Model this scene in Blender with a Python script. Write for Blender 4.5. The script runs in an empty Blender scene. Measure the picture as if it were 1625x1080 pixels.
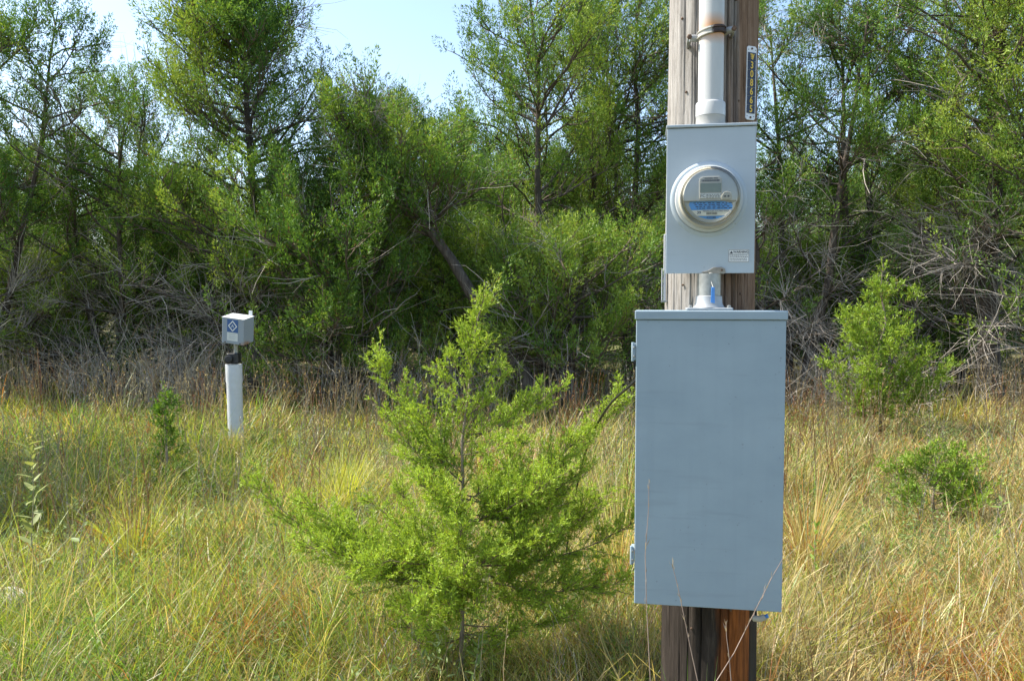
import bpy, bmesh, math
import numpy as np
from mathutils import Vector, Matrix

# ------------------------------------------------------------------ camera, sky, sun, exposure
scene = bpy.context.scene
COL = scene.collection
EYE = 1.6
FPX = 1264.0                                    # focal length in photo pixels (1625 wide)
PITCH = math.atan(60.0 / FPX)                   # horizon sits 60 px above the picture's middle
cam_data = bpy.data.cameras.new('camera')
cam_data.sensor_width = 36.0
cam_data.lens = 36.0 * FPX / 1625.0
cam_data.clip_start = 0.05
cam_data.clip_end = 2000.0
cam = bpy.data.objects.new('camera', cam_data)
cam.location = (0, 0, EYE)
cam.rotation_euler = (math.radians(90) - PITCH, 0, 0)
COL.objects.link(cam)
scene.camera = cam

SUN_AZ = math.radians(-80.0)                    # clockwise from +Y (straight ahead): to the left, a little behind
SUN_EL = math.radians(50.0)
world = bpy.data.worlds.new('World')
scene.world = world
world.use_nodes = True
wn = world.node_tree
wn.nodes.clear()
sky = wn.nodes.new('ShaderNodeTexSky')
sky.sky_type = 'NISHITA'
sky.sun_disc = False
sky.sun_elevation = SUN_EL
sky.sun_rotation = SUN_AZ
sky.air_density = 1.0
sky.dust_density = 1.3
sky.ozone_density = 1.0
bg = wn.nodes.new('ShaderNodeBackground')
bg.inputs['Strength'].default_value = 0.15
wo = wn.nodes.new('ShaderNodeOutputWorld')
wn.links.new(sky.outputs[0], bg.inputs['Color'])
wn.links.new(bg.outputs[0], wo.inputs['Surface'])

sun_data = bpy.data.lights.new('sun', 'SUN')
sun_data.energy = 4.8
sun_data.angle = math.radians(0.55)
sun_data.color = (1.0, 0.93, 0.82)
sun = bpy.data.objects.new('sun', sun_data)
sd = Vector((math.sin(SUN_AZ) * math.cos(SUN_EL), math.cos(SUN_AZ) * math.cos(SUN_EL), math.sin(SUN_EL)))
sun.rotation_euler = sd.to_track_quat('Z', 'Y').to_euler()
sun.location = sd * 30
COL.objects.link(sun)

scene.view_settings.view_transform = 'Standard'
scene.view_settings.look = 'None'
scene.view_settings.exposure = 1.15
scene.view_settings.gamma = 1.0
scene.view_settings.use_curve_mapping = False
scene.render.engine = 'CYCLES'
scene.cycles.use_denoising = True
scene.cycles.max_bounces = 8
scene.cycles.diffuse_bounces = 3
scene.cycles.transparent_max_bounces = 12


def ray(px, py, Y):
    """photo pixel -> world point at distance Y along the ground"""
    u = (px - 812.5) / FPX
    v = (py - 540.0) / FPX
    c, s = math.cos(PITCH), math.sin(PITCH)
    fy, fz = c - v * s, -(s + v * c)
    k = Y / fy
    return np.array((u * k, Y, EYE + fz * k))


# ------------------------------------------------------------------ materials
def new_mat(name):
    m = bpy.data.materials.new(name)
    m.use_nodes = True
    nt = m.node_tree
    nt.nodes.clear()
    out = nt.nodes.new('ShaderNodeOutputMaterial')
    return m, nt, out


def N(nt, typ, **kw):
    n = nt.nodes.new(typ)
    for k, v in kw.items():
        if k.startswith('_'):
            n.inputs[k[1:]].default_value = v
        else:
            setattr(n, k, v)
    return n


def ramp(nt, src, stops):
    r = nt.nodes.new('ShaderNodeValToRGB')
    while len(r.color_ramp.elements) < len(stops):
        r.color_ramp.elements.new(0.5)
    for e, (p, c) in zip(r.color_ramp.elements, stops):
        e.position = p
        e.color = (c[0], c[1], c[2], 1) if not isinstance(c, float) else (c, c, c, 1)
    nt.links.new(src, r.inputs[0])
    return r


def mixc(nt, fac, a, b, mode='MIX'):
    m = nt.nodes.new('ShaderNodeMix')
    m.data_type = 'RGBA'
    m.blend_type = mode
    for sock, val in ((m.inputs[0], fac), (m.inputs[6], a), (m.inputs[7], b)):
        if isinstance(val, (int, float)):
            sock.default_value = val
        elif isinstance(val, (tuple, list)):
            sock.default_value = (*val[:3], 1)
        else:
            nt.links.new(val, sock)
    return m.outputs[2]


def noise(nt, scale=(1, 1, 1), s=1.0, detail=4.0, rough=0.55, coord='Object'):
    tc = nt.nodes.new('ShaderNodeTexCoord')
    mp = nt.nodes.new('ShaderNodeMapping')
    mp.inputs['Scale'].default_value = scale
    nt.links.new(tc.outputs[coord], mp.inputs[0])
    n = nt.nodes.new('ShaderNodeTexNoise')
    n.inputs['Scale'].default_value = s
    n.inputs['Detail'].default_value = detail
    n.inputs['Roughness'].default_value = rough
    nt.links.new(mp.outputs[0], n.inputs['Vector'])
    return n.outputs['Fac']


def simple(name, col, rough=0.5, metal=0.0, var=0.12, scale=18.0, bump=0.0, spec=0.5):
    m, nt, out = new_mat(name)
    p = N(nt, 'ShaderNodeBsdfPrincipled')
    p.inputs['Roughness'].default_value = rough
    p.inputs['Metallic'].default_value = metal
    p.inputs['Specular IOR Level'].default_value = spec
    f = noise(nt, (1, 1, 1), scale, 5.0, 0.6)
    dark = tuple(c * (1 - var) for c in col)
    light = tuple(min(1, c * (1 + var)) for c in col)
    r = ramp(nt, f, [(0.3, dark), (0.7, light)])
    nt.links.new(r.outputs[0], p.inputs['Base Color'])
    if bump:
        b = N(nt, 'ShaderNodeBump')
        b.inputs['Strength'].default_value = bump
        b.inputs['Distance'].default_value = 0.003
        nt.links.new(f, b.inputs['Height'])
        nt.links.new(b.outputs[0], p.inputs['Normal'])
    nt.links.new(p.outputs[0], out.inputs[0])
    return m


def leaf_mat(name, trans=0.4, rough=0.5, gloss=0.06, tint=(1.15, 1.1, 0.6)):
    """thin leaf: diffuse + translucent + a little sheen; colour from the per-leaf attribute"""
    m, nt, out = new_mat(name)
    a = N(nt, 'ShaderNodeAttribute', attribute_name='col')
    d = N(nt, 'ShaderNodeBsdfDiffuse')
    t = N(nt, 'ShaderNodeBsdfTranslucent')
    g = N(nt, 'ShaderNodeBsdfGlossy')
    g.inputs['Roughness'].default_value = rough
    g.inputs['Color'].default_value = (0.9, 0.95, 0.9, 1)
    nt.links.new(a.outputs['Color'], d.inputs['Color'])
    tc = mixc(nt, 1.0, a.outputs['Color'], tint, 'MULTIPLY')
    nt.links.new(tc, t.inputs['Color'])
    m1 = N(nt, 'ShaderNodeMixShader')
    m1.inputs[0].default_value = trans
    nt.links.new(d.outputs[0], m1.inputs[1])
    nt.links.new(t.outputs[0], m1.inputs[2])
    m2 = N(nt, 'ShaderNodeMixShader')
    m2.inputs[0].default_value = gloss
    nt.links.new(m1.outputs[0], m2.inputs[1])
    nt.links.new(g.outputs[0], m2.inputs[2])
    nt.links.new(m2.outputs[0], out.inputs[0])
    return m


def attr_mat(name, rough=0.85, bump_scale=None):
    m, nt, out = new_mat(name)
    a = N(nt, 'ShaderNodeAttribute', attribute_name='col')
    p = N(nt, 'ShaderNodeBsdfPrincipled')
    p.inputs['Roughness'].default_value = rough
    p.inputs['Specular IOR Level'].default_value = 0.2
    f = noise(nt, (1, 1, 1), 9.0, 4.0)
    v = ramp(nt, f, [(0.25, 0.65), (0.75, 1.25)])
    c = mixc(nt, 1.0, a.outputs['Color'], v.outputs[0], 'MULTIPLY')
    nt.links.new(c, p.inputs['Base Color'])
    nt.links.new(p.outputs[0], out.inputs[0])
    return m


M_JUNI = leaf_mat('juniper_foliage', 0.36, 0.5, 0.02)
M_GRASS = leaf_mat('grass_blades', 0.48, 0.42, 0.03, (1.1, 1.08, 0.6))
M_LEAF = leaf_mat('broad_leaf', 0.4, 0.5, 0.02)
M_TWIG = attr_mat('dead_twig')


def bark_mat():
    m, nt, out = new_mat('juniper_bark')
    p = N(nt, 'ShaderNodeBsdfPrincipled')
    p.inputs['Roughness'].default_value = 0.9
    p.inputs['Specular IOR Level'].default_value = 0.15
    f = noise(nt, (26, 26, 3.0), 1.0, 6.0, 0.65)
    r = ramp(nt, f, [(0.25, (0.045, 0.036, 0.03)), (0.5, (0.095, 0.078, 0.064)), (0.75, (0.19, 0.165, 0.14))])
    nt.links.new(r.outputs[0], p.inputs['Base Color'])
    b = N(nt, 'ShaderNodeBump')
    b.inputs['Strength'].default_value = 0.8
    b.inputs['Distance'].default_value = 0.02
    nt.links.new(f, b.inputs['Height'])
    nt.links.new(b.outputs[0], p.inputs['Normal'])
    nt.links.new(p.outputs[0], out.inputs[0])
    return m


M_BARK = bark_mat()


def ground_mat():
    m, nt, out = new_mat('soil_and_thatch')
    p = N(nt, 'ShaderNodeBsdfPrincipled')
    p.inputs['Roughness'].default_value = 0.95
    p.inputs['Specular IOR Level'].default_value = 0.1
    f = noise(nt, (1, 1, 1), 14.0, 8.0, 0.7)
    g = noise(nt, (1, 1, 1), 0.9, 3.0, 0.5)
    a = ramp(nt, f, [(0.3, (0.05, 0.04, 0.022)), (0.5, (0.13, 0.11, 0.05)), (0.7, (0.24, 0.20, 0.10))])
    b = ramp(nt, f, [(0.3, (0.05, 0.045, 0.02)), (0.5, (0.10, 0.11, 0.035)), (0.7, (0.18, 0.18, 0.07))])
    gf = ramp(nt, g, [(0.4, 0.0), (0.6, 1.0)])
    c = mixc(nt, gf.outputs[0], a.outputs[0], b.outputs[0])
    nt.links.new(c, p.inputs['Base Color'])
    bp = N(nt, 'ShaderNodeBump')
    bp.inputs['Strength'].default_value = 0.7
    bp.inputs['Distance'].default_value = 0.03
    nt.links.new(f, bp.inputs['Height'])
    nt.links.new(bp.outputs[0], p.inputs['Normal'])
    nt.links.new(p.outputs[0], out.inputs[0])
    return m


def pole_mat():
    """weathered round timber: silver-grey skin, brown wood on one side, dark treated foot"""
    m, nt, out = new_mat('weathered_pole_wood')
    p = N(nt, 'ShaderNodeBsdfPrincipled')
    p.inputs['Roughness'].default_value = 0.88
    p.inputs['Specular IOR Level'].default_value = 0.2
    fine = noise(nt, (60, 60, 5.0), 1.0, 9.0, 0.75)
    wide = noise(nt, (16, 16, 0.5), 1.0, 4.0, 0.6)
    blot = noise(nt, (5, 5, 1.2), 1.0, 5.0, 0.6)
    grey = ramp(nt, fine, [(0.30, (0.10, 0.088, 0.075)), (0.46, (0.255, 0.24, 0.22)), (0.72, (0.41, 0.395, 0.37))])
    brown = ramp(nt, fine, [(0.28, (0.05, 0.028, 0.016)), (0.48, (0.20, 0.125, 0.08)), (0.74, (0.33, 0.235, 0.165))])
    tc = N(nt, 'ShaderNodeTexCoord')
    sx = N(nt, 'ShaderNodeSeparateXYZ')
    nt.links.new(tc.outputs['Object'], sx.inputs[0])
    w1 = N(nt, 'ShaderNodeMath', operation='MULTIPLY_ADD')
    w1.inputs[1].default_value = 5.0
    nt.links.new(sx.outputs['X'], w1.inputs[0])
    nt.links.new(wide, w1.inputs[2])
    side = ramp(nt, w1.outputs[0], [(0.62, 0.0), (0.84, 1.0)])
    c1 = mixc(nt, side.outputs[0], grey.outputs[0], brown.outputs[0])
    # treated foot, blending to an orange-brown tone towards the right
    z1 = N(nt, 'ShaderNodeMath', operation='MULTIPLY_ADD')
    z1.inputs[1].default_value = 0.5
    nt.links.new(blot, z1.inputs[0])
    nt.links.new(sx.outputs['Z'], z1.inputs[2])
    foot = ramp(nt, z1.outputs[0], [(0.72, 1.0), (1.0, 0.0)])
    z1.inputs[1].default_value = 0.2
    dark = ramp(nt, fine, [(0.3, (0.012, 0.009, 0.007)), (0.55, (0.035, 0.028, 0.023)), (0.78, (0.10, 0.082, 0.068))])
    rust_orange = ramp(nt, fine, [(0.3, (0.06, 0.018, 0.006)), (0.6, (0.36, 0.12, 0.03)), (0.8, (0.46, 0.19, 0.06))])
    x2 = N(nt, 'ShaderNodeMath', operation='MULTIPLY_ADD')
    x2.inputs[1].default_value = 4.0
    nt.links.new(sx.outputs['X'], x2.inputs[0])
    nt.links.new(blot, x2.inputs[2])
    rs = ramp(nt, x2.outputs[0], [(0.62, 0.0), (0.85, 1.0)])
    fc = mixc(nt, rs.outputs[0], dark.outputs[0], rust_orange.outputs[0])
    c2 = mixc(nt, foot.outputs[0], c1, fc)
    nt.links.new(c2, p.inputs['Base Color'])
    b = N(nt, 'ShaderNodeBump')
    b.inputs['Strength'].default_value = 0.9
    b.inputs['Distance'].default_value = 0.006
    nt.links.new(fine, b.inputs['Height'])
    nt.links.new(b.outputs[0], p.inputs['Normal'])
    nt.links.new(p.outputs[0], out.inputs[0])
    return m


def painted_steel(name, col, dirt=(0.30, 0.31, 0.30), rough=0.42):
    m, nt, out = new_mat(name)
    p = N(nt, 'ShaderNodeBsdfPrincipled')
    big = noise(nt, (1, 1, 1.6), 3.2, 5.0, 0.6)
    streak = noise(nt, (30, 30, 1.3), 1.0, 4.0, 0.6)
    speck = noise(nt, (1, 1, 1), 85.0, 2.0, 0.5)
    scratch = noise(nt, (4.0, 4.0, 40.0), 1.0, 3.0, 0.5)
    k = ramp(nt, big, [(0.35, 0.0), (0.72, 0.75)])
    c = mixc(nt, k.outputs[0], col, dirt)
    k2 = ramp(nt, streak, [(0.5, 0.0), (0.8, 0.35)])
    c = mixc(nt, k2.outputs[0], c, dirt)
    k3 = ramp(nt, speck, [(0.73, 0.0), (0.78, 0.45)])
    c = mixc(nt, k3.outputs[0], c, (0.10, 0.085, 0.07))
    k4 = ramp(nt, scratch, [(0.60, 0.0), (0.72, 0.22)])
    c = mixc(nt, k4.outputs[0], c, tuple(x * 0.65 for x in col))
    nt.links.new(c, p.inputs['Base Color'])
    rr = ramp(nt, big, [(0.3, rough - 0.07), (0.7, rough + 0.14)])
    nt.links.new(rr.outputs[0], p.inputs['Roughness'])
    b = N(nt, 'ShaderNodeBump')
    b.inputs['Strength'].default_value = 0.06
    b.inputs['Distance'].default_value = 0.01
    nt.links.new(big, b.inputs['Height'])
    nt.links.new(b.outputs[0], p.inputs['Normal'])
    nt.links.new(p.outputs[0], out.inputs[0])
    return m


def rusty_box_mat():
    m, nt, out = new_mat('painted_box_with_rust')
    p = N(nt, 'ShaderNodeBsdfPrincipled')
    p.inputs['Roughness'].default_value = 0.5
    f = noise(nt, (1, 1, 1), 12.0, 6.0, 0.65)
    tc = N(nt, 'ShaderNodeTexCoord')
    sx = N(nt, 'ShaderNodeSeparateXYZ')
    nt.links.new(tc.outputs['Object'], sx.inputs[0])
    a = N(nt, 'ShaderNodeMath', operation='MULTIPLY_ADD')
    a.inputs[1].default_value = -4.0
    nt.links.new(sx.outputs['Z'], a.inputs[0])
    nt.links.new(f, a.inputs[2])
    a2 = N(nt, 'ShaderNodeMath', operation='MULTIPLY_ADD')
    a2.inputs[1].default_value = 1.6
    nt.links.new(sx.outputs['X'], a2.inputs[0])
    nt.links.new(a.outputs[0], a2.inputs[2])
    k = ramp(nt, a2.outputs[0], [(0.62, 0.0), (0.82, 0.9)])
    c = mixc(nt, k.outputs[0], (0.29, 0.33, 0.38), (0.33, 0.15, 0.05))
    nt.links.new(c, p.inputs['Base Color'])
    nt.links.new(p.outputs[0], out.inputs[0])
    return m


def pvc_riser_mat():
    """off-white pipe, one rust run under the strap on its right side"""
    m, nt, out = new_mat('riser_pvc')
    p = N(nt, 'ShaderNodeBsdfPrincipled')
    p.inputs['Roughness'].default_value = 0.38
    f = noise(nt, (20, 20, 4), 1.0, 4.0)
    base = ramp(nt, f, [(0.3, (0.43, 0.44, 0.43)), (0.7, (0.52, 0.53, 0.52))])
    tc = N(nt, 'ShaderNodeTexCoord')
    sx = N(nt, 'ShaderNodeSeparateXYZ')
    nt.links.new(tc.outputs['Object'], sx.inputs[0])
    # band of stain above the strap: peaks at z=2.498, fades upward, only on the +x side
    z = N(nt, 'ShaderNodeMapRange')
    z.inputs['From Min'].default_value = 2.485
    z.inputs['From Max'].default_value = 2.53
    z.inputs['To Min'].default_value = 1.0
    z.inputs['To Max'].default_value = 0.0
    nt.links.new(sx.outputs['Z'], z.inputs['Value'])
    z2 = N(nt, 'ShaderNodeMapRange')
    z2.inputs['From Min'].default_value = 2.425
    z2.inputs['From Max'].default_value = 2.47
    nt.links.new(sx.outputs['Z'], z2.inputs['Value'])
    xx = N(nt, 'ShaderNodeMapRange')
    xx.inputs['From Min'].default_value = -0.055
    xx.inputs['From Max'].default_value = 0.0
    nt.links.new(sx.outputs['X'], xx.inputs['Value'])
    m1 = N(nt, 'ShaderNodeMath', operation='MULTIPLY')
    nt.links.new(z.outputs[0], m1.inputs[0])
    nt.links.new(z2.outputs[0], m1.inputs[1])
    m2 = N(nt, 'ShaderNodeMath', operation='MULTIPLY')
    nt.links.new(m1.outputs[0], m2.inputs[0])
    nt.links.new(xx.outputs[0], m2.inputs[1])
    c = mixc(nt, m2.outputs[0], base.outputs[0], (0.52, 0.22, 0.04))
    nt.links.new(c, p.inputs['Base Color'])
    nt.links.new(p.outputs[0], out.inputs[0])
    return m


def strap_mat():
    m, nt, out = new_mat('rusting_strap')
    p = N(nt, 'ShaderNodeBsdfPrincipled')
    p.inputs['Roughness'].default_value = 0.6
    f = noise(nt, (1, 1, 1), 40.0, 5.0)
    tc = N(nt, 'ShaderNodeTexCoord')
    sx = N(nt, 'ShaderNodeSeparateXYZ')
    nt.links.new(tc.outputs['Object'], sx.inputs[0])
    a = N(nt, 'ShaderNodeMath', operation='MULTIPLY_ADD')
    a.inputs[1].default_value = 9.0
    nt.links.new(sx.outputs['X'], a.inputs[0])
    nt.links.new(f, a.inputs[2])
    k = ramp(nt, a.outputs[0], [(0.25, 0.0), (0.42, 1.0)])
    c = mixc(nt, k.outputs[0], (0.42, 0.41, 0.37), (0.035, 0.018, 0.012))
    nt.links.new(c, p.inputs['Base Color'])
    nt.links.new(p.outputs[0], out.inputs[0])
    return m


def clear_mat():
    m, nt, out = new_mat('clear_polycarbonate')
    t = N(nt, 'ShaderNodeBsdfTransparent')
    t.inputs['Color'].default_value = (0.97, 0.98, 0.97, 1)
    g = N(nt, 'ShaderNodeBsdfGlossy')
    g.inputs['Roughness'].default_value = 0.06
    fr = N(nt, 'ShaderNodeFresnel')
    fr.inputs['IOR'].default_value = 1.5
    mx = N(nt, 'ShaderNodeMixShader')
    nt.links.new(fr.outputs[0], mx.inputs[0])
    nt.links.new(t.outputs[0], mx.inputs[1])
    nt.links.new(g.outputs[0], mx.inputs[2])
    nt.links.new(mx.outputs[0], out.inputs[0])
    return m


M_GROUND = ground_mat()
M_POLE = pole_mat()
M_PANEL = painted_steel('panel_grey_paint', (0.275, 0.355, 0.41), (0.215, 0.285, 0.335))
M_METERBOX = painted_steel('meter_box_grey_paint', (0.38, 0.44, 0.48), (0.335, 0.39, 0.43))
M_RISER = pvc_riser_mat()
M_PVC = simple('white_pvc', (0.56, 0.58, 0.60), 0.4, var=0.06)
M_GREYPVC = simple('grey_hub', (0.36, 0.36, 0.34), 0.6, var=0.15)
M_GALV = simple('galvanized_steel', (0.30, 0.31, 0.30), 0.45, 0.6, var=0.22, scale=45)
M_CAST = simple('cast_zinc', (0.33, 0.35, 0.36), 0.55, 0.3, var=0.12, scale=30)
M_STRAP = strap_mat()
M_HASP = simple('tarnished_hasp', (0.27, 0.25, 0.21), 0.55, 0.4, var=0.25, scale=50)
M_BOLT = simple('rusty_bolt', (0.13, 0.08, 0.05), 0.7, 0.3, var=0.3, scale=70)
M_ALU = simple('tag_aluminium', (0.66, 0.67, 0.68), 0.5, 0.2, var=0.06)
M_NAVY = simple('tag_navy', (0.018, 0.03, 0.06), 0.5, var=0.15)
M_YELLOW = simple('tag_yellow', (0.75, 0.50, 0.05), 0.5, var=0.08)
M_BEIGE = simple('meter_beige_plastic', (0.47, 0.445, 0.375), 0.45, var=0.05)
M_METERGREY = simple('meter_grey_plastic', (0.44, 0.47, 0.475), 0.45, var=0.04)
M_LCD = simple('lcd_glass', (0.17, 0.20, 0.14), 0.12, var=0.12, scale=30)
M_WHITE = simple('label_white', (0.74, 0.75, 0.74), 0.55, var=0.04)
M_BLUE = simple('label_blue', (0.09, 0.33, 0.80), 0.5, var=0.05)
M_INK = simple('label_ink', (0.03, 0.035, 0.045), 0.6, var=0.1)
M_BLUEINK = simple('label_navy_ink', (0.02, 0.06, 0.17), 0.6, var=0.1)
M_SEAL = simple('blue_seal', (0.06, 0.22, 0.55), 0.4, var=0.08)
M_BLACK = simple('black_plastic', (0.018, 0.018, 0.02), 0.45, var=0.2)
M_SIGNBLUE = simple('sign_blue', (0.05, 0.12, 0.30), 0.5, var=0.08)
M_SIGNPALE = simple('sign_pale', (0.62, 0.64, 0.64), 0.55, var=0.05)
M_BOXRUST = rusty_box_mat()
M_CLEAR = clear_mat()
M_STONE = simple('limestone', (0.42, 0.40, 0.36), 0.9, var=0.35, scale=14, bump=0.9)


# ------------------------------------------------------------------ object helpers
def tag(o, label=None, cat=None, group=None, kind=None):
    if label: o['label'] = label
    if cat: o['category'] = cat
    if group: o['group'] = group
    if kind: o['kind'] = kind
    return o


def empty(name, loc=(0, 0, 0), rz=0.0):
    o = bpy.data.objects.new(name, None)
    o.empty_display_size = 0.1
    o.location = loc
    o.rotation_euler = (0, 0, rz)
    COL.objects.link(o)
    return o


def link(name, me, mat, parent=None):
    if mat and not me.materials:
        me.materials.append(mat)
    o = bpy.data.objects.new(name, me)
    COL.objects.link(o)
    if parent:
        o.parent = parent
    return o


class Acc:
    """collects big numpy geometry, then writes one mesh fast"""
    def __init__(self):
        self.v, self.c, self.f = [], [], {3: [], 4: []}
        self.n = 0

    def add(self, v, c, faces):
        v = np.asarray(v, np.float32).reshape(-1, 3)
        c = np.asarray(c, np.float32).reshape(-1, 3)
        self.v.append(v); self.c.append(c)
        for f in faces:
            f = np.asarray(f, np.int64)
            self.f[f.shape[1]].append(f + self.n)
        self.n += len(v)

    def mesh(self, name, smooth=False):
        me = bpy.data.meshes.new(name)
        if self.n == 0:
            return me
        v = np.concatenate(self.v); c = np.concatenate(self.c)
        loops, sizes = [], []
        for k in (3, 4):
            if self.f[k]:
                a = np.concatenate(self.f[k])
                loops.append(a.ravel()); sizes.append(np.full(len(a), k, np.int32))
        loops = np.concatenate(loops).astype(np.int32); sizes = np.concatenate(sizes)
        me.vertices.add(len(v)); me.vertices.foreach_set('co', v.ravel())
        me.loops.add(len(loops)); me.loops.foreach_set('vertex_index', loops)
        me.polygons.add(len(sizes))
        starts = np.zeros(len(sizes), np.int32); starts[1:] = np.cumsum(sizes)[:-1]
        me.polygons.foreach_set('loop_start', starts)
        me.polygons.foreach_set('use_smooth', np.full(len(sizes), smooth, bool))
        at = me.attributes.new('col', 'FLOAT_COLOR', 'POINT')
        rgba = np.ones((len(v), 4), np.float32); rgba[:, :3] = c
        at.data.foreach_set('color', rgba.ravel())
        me.update(calc_edges=True)
        me.validate()
        return me


def unit(a):
    return a / np.maximum(np.linalg.norm(a, axis=-1, keepdims=True), 1e-9)


def rand_dir(rng, n):
    return unit(rng.normal(size=(n, 3)))


def kites(acc, base, d, length, width, col, rng):
    n = len(base)
    if n == 0: return
    side = unit(np.cross(d, rand_dir(rng, n)))
    nrm = np.cross(d, side)
    L = length[:, None]; W = width[:, None]
    mid = base + d * L * 0.5 + nrm * L * rng.uniform(-0.12, 0.12, (n, 1))
    v = np.stack([base, mid + side * W * 0.5, base + d * L, mid - side * W * 0.5], 1)
    c = np.repeat(col[:, None, :], 4, 1)
    acc.add(v, c, [np.arange(n * 4).reshape(n, 4)])


def sprigs(acc, base, d, length, width, col, rng, out=None):
    """short tapering sprig, one face each"""
    n = len(base)
    if n == 0: return
    face = rand_dir(rng, n) if out is None else out + rand_dir(rng, n) * 0.55      # scale leaves face outwards from their plume
    side = unit(np.cross(d, face)) * width[:, None] * 0.5
    m = base + d * (length * 0.28)[:, None]
    v = np.stack([m + side, base + d * length[:, None], m - side * 0.8 - d * (length * 0.28)[:, None]], 1)
    acc.add(v, np.repeat(col[:, None, :], 3, 1), [np.arange(n * 3).reshape(n, 3)])


def tubes(acc, P, R, col, sides=3):
    n, K, _ = P.shape
    if n == 0: return
    T = unit(P[:, -1] - P[:, 0])
    ref = np.where(np.abs(T[:, 2:3]) > 0.8, np.array([[1.0, 0.0, 0.0]]), np.array([[0.0, 0.0, 1.0]]))
    u = unit(np.cross(T, ref)); w = np.cross(T, u)
    a = np.arange(sides) * 2 * math.pi / sides
    ring = u[:, None, :] * np.cos(a)[None, :, None] + w[:, None, :] * np.sin(a)[None, :, None]
    V = P[:, :, None, :] + ring[:, None, :, :] * R[:, :, None, None]
    base = (np.arange(n) * K * sides)[:, None, None]
    k = np.arange(K - 1)[None, :, None] * sides
    s = np.arange(sides)[None, None, :]; s2 = (s + 1) % sides
    q = np.stack(np.broadcast_arrays(base + k + s, base + k + s2, base + k + sides + s2, base + k + sides + s), -1).reshape(-1, 4)
    c = np.repeat(np.repeat(col[:, None, :], K, 1)[:, :, None, :], sides, 2)
    acc.add(V.reshape(-1, 3), c.reshape(-1, 3), [q])


def grow(rng, base, d, length, K, wig=0.15, up=0.0):
    n = len(base)
    P = np.zeros((n, K, 3)); P[:, 0] = base
    d = d.copy(); step = (length / (K - 1))[:, None]
    for k in range(1, K):
        P[:, k] = P[:, k - 1] + d * step
        d = unit(d + rng.normal(size=(n, 3)) * wig + np.array([0, 0, up]))
    return P


def along(P, idx, t):
    K = P.shape[1]
    f = np.clip(t, 0, 0.9999) * (K - 1)
    i = f.astype(int); w = (f - i)[:, None]
    p = P[idx, i] * (1 - w) + P[idx, i + 1] * w
    d = unit(P[idx, i + 1] - P[idx, i])
    return p, d


class VNoise:
    def __init__(self, seed, n=64):
        self.g = np.random.default_rng(seed).uniform(size=(n, n)); self.n = n

    def __call__(self, x, y, s):
        x = np.asarray(x) * s + 1000; y = np.asarray(y) * s + 1000
        i = np.floor(x).astype(int); j = np.floor(y).astype(int)
        u = x - i; v = y - j
        u = u * u * (3 - 2 * u); v = v * v * (3 - 2 * v)
        n = self.n; g = self.g
        a = g[i % n, j % n]; b = g[(i + 1) % n, j % n]; c = g[i % n, (j + 1) % n]; d = g[(i + 1) % n, (j + 1) % n]
        return (a * (1 - u) + b * u) * (1 - v) + (c * (1 - u) + d * u) * v


VN1, VN2, VN3, VN4 = VNoise(11), VNoise(12), VNoise(13), VNoise(14)


def ground_z(x, y):
    x = np.asarray(x, float); y = np.asarray(y, float)
    z = (VN1(x, y, 0.35) - 0.5) * 0.16 + (VN2(x, y, 1.3) - 0.5) * 0.05
    damp = 1 - np.exp(-((x - 0.7) ** 2 + (y - 2.8) ** 2) / 1.2)
    return z * damp


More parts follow.
